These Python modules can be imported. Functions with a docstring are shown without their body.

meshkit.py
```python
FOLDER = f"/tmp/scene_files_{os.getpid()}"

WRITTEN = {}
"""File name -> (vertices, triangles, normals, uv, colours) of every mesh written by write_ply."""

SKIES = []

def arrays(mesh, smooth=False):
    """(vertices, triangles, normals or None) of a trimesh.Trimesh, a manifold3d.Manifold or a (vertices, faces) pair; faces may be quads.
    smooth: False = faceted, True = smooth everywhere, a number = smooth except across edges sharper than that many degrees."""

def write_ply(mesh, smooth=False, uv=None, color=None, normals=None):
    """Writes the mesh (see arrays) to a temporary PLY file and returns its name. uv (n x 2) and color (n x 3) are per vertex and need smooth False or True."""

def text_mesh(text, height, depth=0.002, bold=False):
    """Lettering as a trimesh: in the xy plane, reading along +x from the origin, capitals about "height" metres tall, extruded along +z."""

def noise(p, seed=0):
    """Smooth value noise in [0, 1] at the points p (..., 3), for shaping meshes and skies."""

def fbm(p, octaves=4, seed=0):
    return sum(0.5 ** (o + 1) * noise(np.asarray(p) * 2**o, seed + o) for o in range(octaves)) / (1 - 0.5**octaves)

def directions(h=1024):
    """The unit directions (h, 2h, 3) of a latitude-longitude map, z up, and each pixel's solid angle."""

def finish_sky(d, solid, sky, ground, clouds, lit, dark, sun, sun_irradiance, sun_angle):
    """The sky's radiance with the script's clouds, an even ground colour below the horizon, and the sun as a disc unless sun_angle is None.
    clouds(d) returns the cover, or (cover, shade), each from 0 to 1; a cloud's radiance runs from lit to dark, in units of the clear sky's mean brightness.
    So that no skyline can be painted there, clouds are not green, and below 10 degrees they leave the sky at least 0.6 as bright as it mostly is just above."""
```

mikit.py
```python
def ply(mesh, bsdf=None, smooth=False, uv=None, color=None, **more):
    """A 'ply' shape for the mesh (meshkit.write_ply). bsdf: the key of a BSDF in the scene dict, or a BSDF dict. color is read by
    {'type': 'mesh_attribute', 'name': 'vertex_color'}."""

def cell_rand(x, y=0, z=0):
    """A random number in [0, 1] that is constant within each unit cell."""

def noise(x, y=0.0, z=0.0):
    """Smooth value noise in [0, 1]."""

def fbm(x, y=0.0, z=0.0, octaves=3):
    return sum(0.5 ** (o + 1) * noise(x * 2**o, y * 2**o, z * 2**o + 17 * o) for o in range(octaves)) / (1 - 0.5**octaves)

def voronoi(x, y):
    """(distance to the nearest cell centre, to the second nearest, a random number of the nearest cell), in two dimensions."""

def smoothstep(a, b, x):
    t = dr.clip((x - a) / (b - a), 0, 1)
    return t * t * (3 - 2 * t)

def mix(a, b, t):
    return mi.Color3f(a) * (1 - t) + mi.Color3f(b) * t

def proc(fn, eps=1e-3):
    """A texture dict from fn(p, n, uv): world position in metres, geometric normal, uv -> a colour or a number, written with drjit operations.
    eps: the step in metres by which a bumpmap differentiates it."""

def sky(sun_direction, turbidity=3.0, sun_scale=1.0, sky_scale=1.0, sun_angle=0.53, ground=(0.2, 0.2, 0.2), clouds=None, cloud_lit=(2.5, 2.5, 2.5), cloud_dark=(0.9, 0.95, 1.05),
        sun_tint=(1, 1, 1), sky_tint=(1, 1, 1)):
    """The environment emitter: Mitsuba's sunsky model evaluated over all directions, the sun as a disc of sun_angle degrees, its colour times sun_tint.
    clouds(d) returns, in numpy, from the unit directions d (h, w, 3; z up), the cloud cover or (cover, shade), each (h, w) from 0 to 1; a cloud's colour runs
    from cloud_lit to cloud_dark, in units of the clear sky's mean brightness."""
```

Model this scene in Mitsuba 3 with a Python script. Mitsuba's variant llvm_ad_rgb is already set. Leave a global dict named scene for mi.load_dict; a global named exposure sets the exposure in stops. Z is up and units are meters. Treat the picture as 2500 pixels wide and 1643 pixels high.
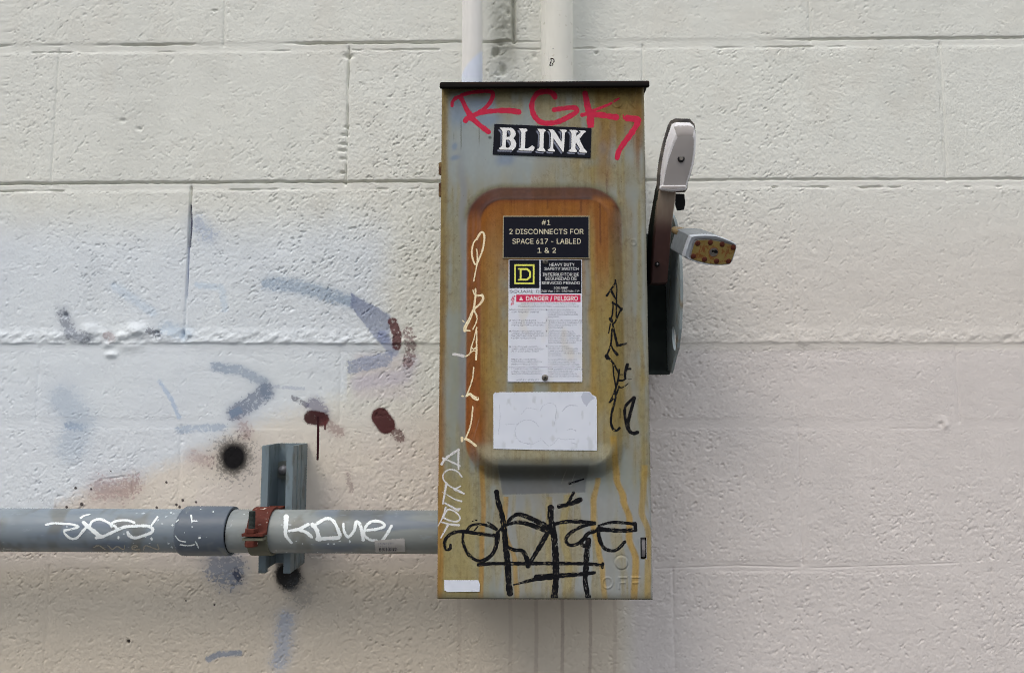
import math, random
import numpy as np
import trimesh
import drjit as dr
import mitsuba as mi
import mikit, meshkit
from mikit import proc, noise, fbm, voronoi, smoothstep, mix
from shapely.geometry import Polygon, LineString, Point, box as sbox
from shapely.ops import unary_union
from shapely import affinity

scene, labels = {}, {}
T = mi.ScalarTransform4f

# ------------------------------------------------------------------ camera, sky, exposure
CAM = np.array([0.0, -1.0, 1.45])            # one metre in front of the wall (wall face is y = 0)
FOC, CX, CY = 1750.0, 1250.0, 821.5          # focal length and centre of the photograph (2500 x 1643)
PITCH, YAW = math.radians(5.15), math.radians(-0.9)
FWD = np.array([math.sin(YAW) * math.cos(PITCH), math.cos(YAW) * math.cos(PITCH), math.sin(PITCH)])
RGT = np.array([math.cos(YAW), -math.sin(YAW), 0.0])
UPV = np.cross(RGT, FWD)
scene['camera'] = {
    'type': 'perspective', 'fov': 2 * math.degrees(math.atan(1250 / FOC)), 'fov_axis': 'x',
    'near_clip': 0.01, 'far_clip': 200.0,
    'to_world': T().look_at(origin=CAM.tolist(), target=(CAM + FWD).tolist(), up=[0, 0, 1])}
exposure = 2.68


def overcast(d):
    el = np.clip(d[..., 2], 0, 1)
    n = meshkit.fbm(d * 3.0, 4, 5)
    return np.ones(d.shape[:2]), np.clip(1.0 - el * 0.95 + 0.25 * (n - 0.5), 0, 1)


scene['sky'] = mikit.sky([-0.45, -0.62, 0.9], turbidity=4, sun_scale=0.16, sun_angle=26, clouds=overcast,
                         cloud_lit=(2.75, 2.85, 3.0), cloud_dark=(0.55, 0.57, 0.61), ground=(0.16, 0.155, 0.15), sun_tint=(0.9, 0.97, 1.1))


# ------------------------------------------------------------------ helpers
def ray(px, py):
    px, py = np.asarray(px, float), np.asarray(py, float)
    return ((px - CX) / FOC)[..., None] * RGT - ((py - CY) / FOC)[..., None] * UPV + FWD


def at(px, py, d=0.0):
    """The point of the upright plane d metres in front of the wall that stands at this place of the photograph."""
    r = ray(px, py)
    t = (-np.asarray(d, float) - CAM[1]) / r[..., 1]
    return CAM + t[..., None] * r


def at_plane(px, py, point, normal):
    r = ray(px, py)
    t = ((np.asarray(point) - CAM) @ np.asarray(normal)) / (r @ np.asarray(normal))
    return CAM + t[..., None] * r


def lin(c):
    c = np.asarray(c, float) / 255.0
    return np.where(c <= 0.04045, c / 12.92, ((c + 0.055) / 1.055) ** 2.4)


KA = 0.80


def A(r, g, b):
    """Base colour of a surface that reads as this sRGB value in the flat daylight of the photograph."""
    return [float(v) for v in np.minimum(lin((r, g, b)) / KA, 0.86)]


def C3(r, g, b):
    return mi.Color3f(*[float(x) for x in A(r, g, b)])


def rgb(r, g, b):
    return {'type': 'rgb', 'value': [float(x) for x in A(r, g, b)]}


def mat(name, color, rough=0.6, spec=0.4, metallic=0.0, bump=None, scale=1.0):
    b = {'type': 'principled', 'base_color': color, 'roughness': rough, 'specular': spec, 'metallic': metallic}
    if bump is not None:
        b = {'type': 'bumpmap', 'tex': bump, 'scale': scale, 'bsdf': b}
    scene[name] = {'type': 'twosided', 'bsdf': b}
    return name


def number(key):
    if key not in scene and key not in PLACED:
        return key
    k = 1
    while f'{key}_{k:03d}' in scene or f'{key}_{k:03d}' in PLACED:
        k += 1
    return f'{key}_{k:03d}'


PLACED = set()


def thing(name, label, category, group=None, kind=None):
    key = number(name)
    PLACED.add(key)
    labels[key] = {'label': label, 'category': category}
    if group:
        labels[key]['group'] = group
    if kind:
        labels[key]['kind'] = kind
    return key


def part(holder, name, mesh, bsdf, smooth=False, label=None, **more):
    key = number(f'{holder}__{name}')
    scene[key] = mikit.ply(mesh, bsdf, smooth=smooth)
    if label or more:
        labels[key] = dict(more)
        if label:
            labels[key]['label'] = label
    return key


def cat(*ms):
    ms = [m for m in ms if m is not None and len(m.faces)]
    return trimesh.util.concatenate(ms)


def rbox(lo, hi, r=0.001, n=1):
    """A box with rounded edges."""
    import manifold3d as m3
    lo, hi = np.minimum(lo, hi), np.maximum(lo, hi)
    r = min(r, 0.49 * float((hi - lo).min()))
    s = m3.Manifold.sphere(r, 8)
    pts = [s.translate([float(x) for x in np.where(c, hi - r, lo + r)]) for c in np.ndindex(2, 2, 2)]
    m = m3.Manifold.batch_hull(pts).to_mesh()
    return trimesh.Trimesh(m.vert_properties[:, :3], m.tri_verts, process=False)


def hull(points):
    return trimesh.convex.convex_hull(np.asarray(points, float))


def loft(rings, cap0=True, cap1=True):
    """Closed rings (k, n, 3) joined to a skin."""
    r = np.asarray(rings, float)
    k, n = r.shape[:2]
    v = [r.reshape(-1, 3)]
    f = []
    i = np.arange(n)
    j = (i + 1) % n
    for a in range(k - 1):
        f.append(np.stack([a * n + i, a * n + j, (a + 1) * n + j], 1))
        f.append(np.stack([a * n + i, (a + 1) * n + j, (a + 1) * n + i], 1))
    at_ = k * n
    for on, ring, base, flip in ((cap0, r[0], 0, True), (cap1, r[-1], (k - 1) * n, False)):
        if on:
            v.append(ring.mean(0)[None])
            t = np.stack([base + i, base + j, np.full(n, at_)], 1)
            f.append(t[:, ::-1] if flip else t)
            at_ += 1
    return trimesh.Trimesh(np.vstack(v), np.vstack(f), process=False)


def tube(points, radius, sides=16):
    p = np.asarray(points, float)
    t = np.gradient(p, axis=0)
    t /= np.linalg.norm(t, axis=1, keepdims=True)
    up = np.array([0.0, 0, 1]) if abs(t[0][2]) < 0.8 else np.array([1.0, 0, 0])
    rad = np.broadcast_to(radius, (len(p),))
    ang = np.linspace(0, 2 * math.pi, sides, endpoint=False)
    rings = []
    for q, d, r in zip(p, t, rad):
        a = np.cross(d, up)
        a /= np.linalg.norm(a)
        b = np.cross(a, d)
        rings.append(q + r * (np.cos(ang)[:, None] * a + np.sin(ang)[:, None] * b))
    return loft(rings)


def prism_x(poly_yz, x0, x1):
    """A shapely polygon in (depth d, z), d in front of the wall, standing between x0 and x1."""
    m = trimesh.creation.extrude_polygon(poly_yz, abs(x1 - x0), engine='earcut')
    v = m.vertices.copy()
    return trimesh.Trimesh(np.stack([min(x0, x1) + v[:, 2], -v[:, 0], v[:, 1]], 1), m.faces[:, ::-1], process=False)


def spline(pts, step=2.0):
    """Catmull-Rom through pts (x, y, w)."""
    p = np.asarray(pts, float)
    if len(p) == 1:
        return p
    if len(p) == 2:
        n = max(2, int(np.linalg.norm(p[1, :2] - p[0, :2]) / step))
        return p[0] + np.linspace(0, 1, n)[:, None] * (p[1] - p[0])
    q = np.vstack([2 * p[0] - p[1], p, 2 * p[-1] - p[-2]])
    out = []
    for a, b, c, d in zip(q[:-3], q[1:-2], q[2:-1], q[3:]):
        n = max(2, int(np.linalg.norm(c[:2] - b[:2]) / step))
        t = np.linspace(0, 1, n, endpoint=False)[:, None]
        out.append(0.5 * (2 * b + (c - a) * t + (2 * a - 5 * b + 4 * c - d) * t**2 + (3 * b - a - 3 * c + d) * t**3))
    return np.vstack(out + [p[-1:]])


def marker(strokes, org, scale, rng, dry=0.0, fat=1.0):
    """Marker strokes [(points, width or (w0, w1))] given on an enlargement of the photograph -> one shapely shape in its pixels."""
    shapes = []
    for pts, w in strokes:
        pts = np.asarray(pts, float)
        w0, w1 = w if isinstance(w, tuple) else (w, w)
        ww = np.linspace(w0, w1, len(pts))
        s = spline(np.column_stack([org[0] + pts[:, 0] / scale, org[1] + pts[:, 1] / scale, ww / scale / 2]), 1.6)
        s[:, 2] = np.maximum(s[:, 2] * fat, 0.45)
        k = rng.uniform(0, 100)
        s[:, 2] *= 1 + 0.16 * (np.interp(np.arange(len(s)), np.arange(0, len(s) + 3, 3), rng.uniform(-1, 1, len(np.arange(0, len(s) + 3, 3)))))
        disks = [Point(x, y).buffer(r, 6) for x, y, r in s]
        if len(disks) == 1:
            shape = disks[0]
        else:
            shape = unary_union([unary_union([a, b]).convex_hull for a, b in zip(disks[:-1], disks[1:])])
        if dry > 0 and len(s) > 4:
            cuts = []
            seg = np.gradient(s[:, :2], axis=0)
            for _ in range(int(len(s) * dry)):
                i = rng.integers(0, len(s))
                d = seg[i] / (np.linalg.norm(seg[i]) + 1e-9)
                o = np.array([-d[1], d[0]]) * rng.uniform(-1.0, 1.0) * s[i, 2]
                L = rng.uniform(1.5, 5.0)
                cuts.append(LineString([s[i, :2] + o - d * L / 2, s[i, :2] + o + d * L / 2]).buffer(rng.uniform(0.2, 0.55), 2))
            shape = shape.difference(unary_union(cuts))
        shapes.append(shape)
    return unary_union(shapes)


def flat_mesh(shape, cell=9.0):
    """Triangles of a shapely shape cut into small cells, so that it can lie on a curved face."""
    vs, fs, n = [], [], 0
    geoms = getattr(shape, 'geoms', [shape])
    for g in geoms:
        if g.is_empty or g.geom_type != 'Polygon' or g.area < 0.15:
            continue
        x0, y0, x1, y1 = g.bounds
        for gx in np.arange(math.floor(x0 / cell) * cell, x1, cell):
            for gy in np.arange(math.floor(y0 / cell) * cell, y1, cell):
                c = g.intersection(sbox(gx, gy, gx + cell, gy + cell))
                for q in getattr(c, 'geoms', [c]):
                    if q.geom_type == 'Polygon' and q.area > 0.02:
                        q = q.simplify(0.05)
                        try:
                            v, f = trimesh.creation.triangulate_polygon(q, engine='earcut')
                        except Exception:
                            continue
                        vs.append(np.asarray(v)[:, :2])
                        fs.append(np.asarray(f) + n)
                        n += len(v)
    return np.vstack(vs), np.vstack(fs)


def on_surface(shape, place, lift=0.00025, cell=9.0):
    """Paint film: a shape in photograph pixels laid on the surface that place(px, py, lift) finds."""
    v, f = flat_mesh(shape, cell)
    return trimesh.Trimesh(place(v[:, 0], v[:, 1], lift), f, process=False)


def px_strokes(pts, org, scale):
    return [(org[0] + x / scale, org[1] + y / scale) for x, y in pts]


RNG = np.random.default_rng(7)

# ------------------------------------------------------------------ ground
G0 = 0.0
gm = trimesh.Trimesh(np.array([[-60, -60, G0], [60, -60, G0], [60, 60, G0], [-60, 60, G0]], float), [[0, 1, 2], [0, 2, 3]])
mat('m_asphalt', proc(lambda p, n, uv: mix((0.045, 0.044, 0.043), (0.075, 0.073, 0.07), fbm(p.x * 40, p.y * 40))), 0.9, 0.2)
scene['ground'] = mikit.ply(gm, 'm_asphalt')
labels['ground'] = {'label': 'dark asphalt ground at the foot of the painted block wall', 'category': 'ground', 'kind': 'structure'}


# ------------------------------------------------------------------ the block wall: one relief, cut into blocks and mortar
def WX(px, py=820):
    return float(at(px, py, 0)[0])


def WZ(py, px=1250):
    return float(at(px, py, 0)[2])


JZ = [1.45 + v for v in (0.935, 0.7255, 0.5155, 0.3075, 0.0785, -0.0312, -0.2232, -0.432, -0.64, -0.85, -1.06, -1.27)]   # bed joints
HALF = 0.0062
LB = 0.4275
# x of one head joint of every course, from the top course down
OFFS = [0.0, -0.225, -0.0115, -0.254, -0.4775, -0.256, -0.4775, -0.225, -0.4775, -0.255, -0.4775, -0.255, -0.4775, -0.255]
XL, XR, ZT = -1.75, 1.75, 2.62


def axis(lo, hi, f0, f1, fine, coarse, dense):
    a = np.concatenate([np.arange(lo, f0, coarse), np.arange(f0, f1, fine), np.arange(f1, hi, coarse), [hi]])
    for c, h, s in dense:
        a = a[np.abs(a - c) > h + s * 0.4]
        a = np.concatenate([a, np.arange(c - h, c + h + s / 2, s)])
    return np.unique(np.round(a, 6))


HEADS = {}
edges = [ZT] + JZ + [G0]
for r in range(len(edges) - 1):
    o = OFFS[min(r, len(OFFS) - 1)]
    HEADS[r] = [o + k * LB for k in range(-6, 7) if XL + 0.1 < o + k * LB < XR - 0.1]
allheads = sorted({round(h, 5) for v in HEADS.values() for h in v})
gz = axis(G0, ZT, 1.45 - 0.405, 1.45 + 0.61, 0.0014, 0.02, [(j, 0.0136, 0.0008) for j in JZ if 1.0 < j < 2.1])
dh = [(h, 0.008, 0.001) for h in allheads if -0.78 < h < 0.78]
gx = axis(XL, XR, -0.755, 0.745, 0.0014, 0.02, dh)
extra_x = [h + s * 0.005 for h in allheads for s in (-1, 1)]
extra_z = [j + s * HALF for j in JZ for s in (-1, 1)]
for arr_name, ex in (('gx', extra_x), ('gz', extra_z)):
    a = globals()[arr_name]
    for e in ex:
        a = a[np.abs(a - e) > 0.00045]
    globals()[arr_name] = np.unique(np.round(np.concatenate([a, ex]), 6))
GX, GZ = np.meshgrid(gx, gz)


def nz(x, z, sx, sz, seed, rot=0.0):
    c, s = math.cos(rot), math.sin(rot)
    return meshkit.noise(np.stack([(c * x + s * z) * sx, (-s * x + c * z) * sz, np.full_like(x, 0.5)], -1), seed)


def sst(a, b, x):
    t = np.clip((x - a) / (b - a), 0, 1)
    return t * t * (3 - 2 * t)


def gauss(x, z, px, py, rx, ry):
    c = at(px, py, 0)
    if x.ndim == 2:
        gx_ = np.exp(-((x[0] - c[0]) / (rx / 1750)) ** 2)
        return np.exp(-((z[:, 0] - c[2]) / (ry / 1750)) ** 2)[:, None] * gx_[None]
    return np.exp(-(((x - c[0]) / (rx / 1750)) ** 2 + ((z - c[2]) / (ry / 1750)) ** 2))


def local(x, z, px, py, rx, ry):
    c = at(px, py, 0)
    j = np.nonzero(np.abs(x[0] - c[0]) < 3.2 * rx / 1750)[0]
    i = np.nonzero(np.abs(z[:, 0] - c[2]) < 3.2 * ry / 1750)[0]
    sl = (slice(i[0], i[-1] + 1), slice(j[0], j[-1] + 1))
    return gauss(x[sl], z[sl], px, py, rx, ry), sl


def wall_height(x, z):
    """Relief of the painted block face in metres, towards the street."""
    big = meshkit.fbm(np.stack([x * 5, z * 6, x * 0], -1), 3, 3) - 0.5
    rough = (0.30 + 0.8 * (meshkit.fbm(np.stack([x * 3.1, z * 4.2, x * 0], -1), 3, 21) - 0.36)
             + 0.55 * gauss(x, z, 985, 640, 150, 330) + 0.4 * gauss(x, z, 980, 270, 130, 150) + 0.3 * gauss(x, z, 760, 640, 130, 190)
             + 0.35 * gauss(x, z, 1720, 650, 170, 200) + 0.25 * gauss(x, z, 1980, 250, 250, 190) + 0.35 * gauss(x, z, 960, 1450, 150, 250)
             + 0.7 * gauss(x, z, 1235, 90, 80, 160) + 0.25 * gauss(x, z, 250, 640, 120, 140) + 0.3 * gauss(x, z, 1700, 1150, 200, 200)
             - 0.22 * gauss(x, z, 400, 200, 330, 170) - 0.25 * gauss(x, z, 420, 940, 330, 90) - 0.2 * gauss(x, z, 400, 1560, 300, 110) - 0.15 * gauss(x, z, 2050, 1200, 280, 300))
    rough = np.clip(rough, 0.12, 1.15)
    # broken flakes, slanting as the blocks were cut
    a = nz(x, z, 180, 400, 31, 0.6) * 0.55 + nz(x, z, 360, 600, 32, 0.4) * 0.45
    b = nz(x, z, 45, 70, 33, 0.8) * 0.6 + nz(x, z, 150, 210, 29, 0.8) * 0.4
    pit = sst(0.585, 0.68, a) * sst(0.34, 0.60, b)
    big_pit = sst(0.70, 0.80, nz(x, z, 75, 190, 39, 0.55)) * sst(0.55, 0.75, nz(x, z, 30, 40, 30))
    lump = nz(x, z, 230, 320, 36, 0.5) - 0.5
    grain = nz(x, z, 420, 520, 37, 0.4) - 0.5
    soft = meshkit.fbm(np.stack([x * 38, z * 60, x * 0 + 3], -1), 2, 38) - 0.5
    h = 0.0022 * big + rough * (-0.0021 * pit - 0.0008 * big_pit + 0.0012 * lump + 0.0010 * grain) + 0.0002 * grain + 0.0006 * soft
    # bed joints: a flush, thickly painted bed with an open crack above it and a broken one below
    xs_, zs_ = x[0], z[:, 0]
    o1 = np.zeros_like(xs_)
    for k, j in enumerate(JZ):
        i = np.nonzero(np.abs(zs_ - j) < 0.033)[0]
        i = slice(i[0], i[-1] + 1)
        X_, Z_, H_ = x[i], z[i], h[i]
        wob = 0.0022 * (nz(xs_, o1, 9, 1, 40 + k) - 0.5) + 0.0014 * (nz(xs_, o1, 60, 1, 60 + k) - 0.5)
        t = Z_ - j - wob + 0.0016 * (nz(X_, Z_, 150, 230, 66, 0.4) - 0.5) + 0.0010 * (nz(X_, Z_, 360, 420, 67) - 0.5)
        on = np.abs(t) < 0.03
        dark = {2: 0.5, 3: 0.95, 4: -0.1, 5: -0.25, 6: -0.12}.get(k, 0.5)
        m = sst(0.5 - 0.25 * dark, 0.62, nz(xs_, o1, 11, 1, 80 + k) * 0.55 + nz(xs_, o1, 47, 1, 81 + k) * 0.45 + 0.32 * (dark - 0.5))
        if k == 2:
            m = np.maximum(m * sst(0.02, -0.08, xs_) * 0.8, 0.95 * sst(-0.345, -0.315, xs_) * sst(0.04, -0.06, xs_)) + 0.6 * sst(0.36, 0.42, xs_)
        if k == 3:
            m = np.maximum(m * 0.5, sst(-0.05, -0.09, xs_) * (0.75 + 0.25 * m)) * (1 - 0.55 * sst(0.3, 0.0, xs_) * sst(-0.05, 0.02, xs_))
        m = m * (0.35 + 0.9 * nz(xs_, o1, 130, 1, 91 + k)) * (0 if k == 4 else 1)
        m2 = (0.3 + nz(xs_, o1, 160, 1, 95 + k)) * sst(0.50, 0.66, nz(xs_, o1, 13, 1, 100 + k) * 0.5 + nz(xs_, o1, 70, 1, 101 + k) * 0.5) * (0.0 if k == 4 else min(1, max(dark + 0.1, 0.08)))
        wd = 0.0013 * (0.75 + 0.7 * nz(xs_, o1, 40, 1, 120 + k))
        up = np.exp(-np.abs((t - 0.0052) / wd) ** 2.5)
        lo = np.exp(-np.abs((t + 0.0060) / (0.9 * wd)) ** 2.5)
        bed = np.exp(-(t / 0.0075) ** 4)
        sag = {4: 0.0, 5: 0.25, 6: 0.3}.get(k, 0.7)
        H_ = np.where(on, H_ * (1 - 0.75 * bed) - 0.0012 * bed * sag - 0.0075 * up * np.clip(m, 0, 1.1) - 0.0048 * lo * np.clip(m2, 0, 1), H_)
        if k == 4:    # the rough, slushed bed half way down, with a ledge under it
            up_zone = sst(0.0, 0.004, t) * sst(0.026, 0.012, t)
            H_ = H_ + up_zone * (0.0050 * (nz(X_, Z_, 95, 150, 140, 0.5) - 0.38) + 0.0020 * (nz(X_, Z_, 230, 330, 141, 0.5) - 0.5) + 0.0012) * (0.5 + 0.5 * sst(-0.1, -0.2, X_)) - 0.0005 * sst(0.004, -0.004, t) * sst(-0.03, -0.01, t)
        h[i] = H_
    # head joints
    for r in range(len(edges) - 1):
        z1, z0 = edges[r], edges[r + 1]
        i = np.nonzero((zs_ > z0 - 0.003) & (zs_ < z1 + 0.003))[0]
        i = slice(i[0], i[-1] + 1)
        for q, hx in enumerate(HEADS[r]):
            jj = np.nonzero(np.abs(xs_ - hx) < 0.02)[0]
            jj = slice(jj[0], jj[-1] + 1)
            X_, Z_ = x[i, jj], z[i, jj]
            zz = zs_[i][:, None]
            inside = sst(z0 - 0.002, z0 + 0.004, zz) * sst(z1 + 0.002, z1 - 0.004, zz)
            t = X_ - hx - 0.0012 * (nz(zz * 0, zz, 1, 40, 160 + r * 9 + q) - 0.5)
            s = 0.3 + 0.25 * (nz(zz * 0, zz, 1, 14, 170 + r + q) - 0.5)
            if abs(hx + 0.254) < 0.004 and r == 3:
                s = 0.55 + 0.5 * sst(0.45, 0.7, nz(zz * 0, zz, 1, 45, 171))
            elif r == 4 and abs(hx + 0.4775) < 0.004:
                s = 0.95 * sst(1.45 + 0.105, 1.45 + 0.2, zz) + 0.3
            elif r >= 4:
                s = s * 0.4
            h[i, jj] -= inside * (0.0048 * np.exp(-np.abs(t / 0.0013) ** 2.2) * s + 0.0005 * np.exp(-(t / 0.005) ** 2))
    # slumped mortar in the head joint between the two conduits, and a chipped hole under it
    c = at(1232, 40, 0)
    t = x - c[0] - 0.004 * (nz(z[:, :1] * 0, z[:, :1], 1, 30, 181) - 0.5)
    ridge = np.exp(-(t / 0.011) ** 2) * sst(WZ(125), WZ(105), z)
    h = h + ridge * (0.005 + 0.014 * (nz(x, z, 75, 95, 182) - 0.45) + 0.005 * (nz(x, z, 210, 260, 187) - 0.5)) - 0.010 * np.exp(-((t - 0.012) / 0.0022) ** 2) * sst(WZ(112), WZ(95), z)
    for px, py, rx, ry, dpt in ((1228, 172, 7, 10, .011), (1214, 182, 8, 3, .004), (1212, 128, 7, 8, .009), (1226, 108, 10, 4, .008), (1205, 131, 4, 8, .006), (1242, 36, 5, 7, .006),
                                (1305, 138, 5, 6, .003), (1456, 130, 4, 3, .004), (2298, 1036, 7, 7, .003), (312, 1566, 3, 3.5, .006), (850, 137, 10, 5, .006), (524, 27, 7, 2.5, .003),
                                (846, 310, 6, 3, .004), (840, 330, 8, 3, .004), (838, 352, 8, 3, .004), (836, 368, 9, 3, .005), (836, 388, 7, 3, .004), (836, 422, 6, 3, .005), (840, 445, 3, 8, .003),
                                (447, 815, 2.5, 9, .006), (540, 826, 4, 3, .003), (384, 812, 5, 3, .004), (160, 770, 6, 5, .004), (300, 295, 7, 4, .0025), (340, 315, 6, 4, .003)):
        w_, sl = local(x, z, px, py, rx * 1.1, ry * 1.1)
        h[sl] -= dpt * w_ * (0.6 + 0.8 * nz(x[sl], z[sl], 200, 260, 183))
    for px, py, rx, ry, up in ((222, 806, 26, 16, .009), (335, 806, 34, 18, .010), (262, 842, 16, 10, .006), (272, 866, 15, 9, .009), (318, 846, 32, 14, .007), (300, 822, 18, 12, .005),
                               (2306, 1036, 12, 12, .004), (1962, 835, 22, 12, .003), (1950, 815, 10, 18, .003), (2298, 1032, 16, 14, .003)):
        w_, sl = local(x, z, px, py, rx * 0.8, ry * 0.8)
        h[sl] += up * w_ * (0.25 + 0.55 * nz(x[sl], z[sl], 110, 140, 184))
    # hairline cracks in the paint
    for pts, w, dpt in (([(1565, 145), (1567, 198)], 1.2, .0016), ([(2290, 116), (2297, 260), (2302, 340), (2308, 436)], 1.5, .002), ([(1620, 800), (1680, 788), (1740, 770), (1800, 745)], 1.0, .0012),
                        ([(1600, 1388), (1800, 1380), (2000, 1386), (2340, 1374)], 1.6, .0008),
                        ([(320, 1330), (330, 1400)], 1.0, .0), ([(250, 1170), (322, 1160), (322, 1210)], 1.5, .0015), ([(830, 1152), (850, 1150), (870, 1158)], 2.0, .0025), ([(858, 1180), (860, 1205)], 1.5, .002)):
        q = at(*np.array(pts).T, 0)[:, [0, 2]]
        lo_, hi_ = q.min(0) - 0.02, q.max(0) + 0.02
        ii, jj = np.nonzero((zs_ > lo_[1]) & (zs_ < hi_[1]))[0], np.nonzero((xs_ > lo_[0]) & (xs_ < hi_[0]))[0]
        sl = (slice(ii[0], ii[-1] + 1), slice(jj[0], jj[-1] + 1))
        X_, Z_ = x[sl], z[sl]
        d = np.full_like(X_, 9.0)
        for a_, b_ in zip(q[:-1], q[1:]):
            e = b_ - a_
            tt = np.clip(((X_ - a_[0]) * e[0] + (Z_ - a_[1]) * e[1]) / (e @ e), 0, 1)
            d = np.minimum(d, np.hypot(X_ - a_[0] - tt * e[0], Z_ - a_[1] - tt * e[1]))
        d = d + 0.0015 * (nz(X_, Z_, 120, 120, 185) - 0.5)
        h[sl] -= dpt * np.exp(-(d / (w / 1750)) ** 2) * np.clip(2.4 * nz(X_, Z_, 55, 55, 186) - 0.5, 0, 1.2)
    return h


HW = wall_height(GX, GZ)
dz_, dx_ = np.gradient(HW, gz, gx)
NW = np.stack([-dx_, -np.ones_like(HW), -dz_], -1)
NW /= np.linalg.norm(NW, axis=-1, keepdims=True)
VW = np.stack([GX, -HW, GZ], -1)

SPRAY = []


def spray(kind, pts, w, col, alpha, soft, speck, org=(150, 500), sc=2.505):
    q = at(*np.array(px_strokes(pts, org, sc)).T, 0)[:, [0, 2]]
    SPRAY.append((kind, q, w / sc / 1750, col, alpha, soft, speck))


A5, A7 = dict(org=(150, 1050)), dict()
SRC = dict(org=(0, 0), sc=1.0)
MAR, BLK = (56, 24, 25), (9, 9, 11)
spray('s', [(10, 1190), (120, 1330), (60, 1480)], 190, (152, 166, 182), .55, .9, .5)
spray('s', [(600, 1080), (680, 1200), (720, 1300)], 26, (150, 170, 195), .55, .7, .8)
spray('s', [(830, 490), (980, 510), (1000, 640)], 40, (165, 185, 205), .45, .9, .6)
spray('s', [(330, 500), (560, 660)], 60, (165, 185, 205), .35, .9, .5)
spray('s', [(720, 1375), (980, 1360)], 46, (128, 146, 168), .6, .8, .9)
spray('s', [(40, 1350), (130, 1360)], 46, (128, 146, 168), .6, .8, .9)
spray('s', [(1270, 480), (1430, 500), (1600, 540), (1762, 590)], 78, (120, 140, 162), .75, .75, .85)
spray('p', [(1773, 540), (2008, 672), (2010, 850), (1945, 850), (1768, 622)], 0, (114, 124, 150), .8, .006, .5)
spray('s', [(1960, 800), (2030, 900)], 60, (120, 130, 165), .7, .6, .5)
spray('p', [(1745, 955), (1850, 930), (2035, 885), (2012, 985), (1900, 1010), (1745, 1040)], 0, (128, 139, 164), .75, .008, .75)
spray('s', [(1800, 1090), (2090, 1050), (2140, 960)], 110, (170, 165, 185), .45, .9, .2)
spray('s', [(940, 990), (1100, 1015), (1230, 1080), (1255, 1160)], 56, (122, 138, 158), .75, .7, .85)
spray('s', [(1060, 1270), (1160, 1215), (1250, 1140)], 92, (92, 104, 126), .85, .6, .85)
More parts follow.
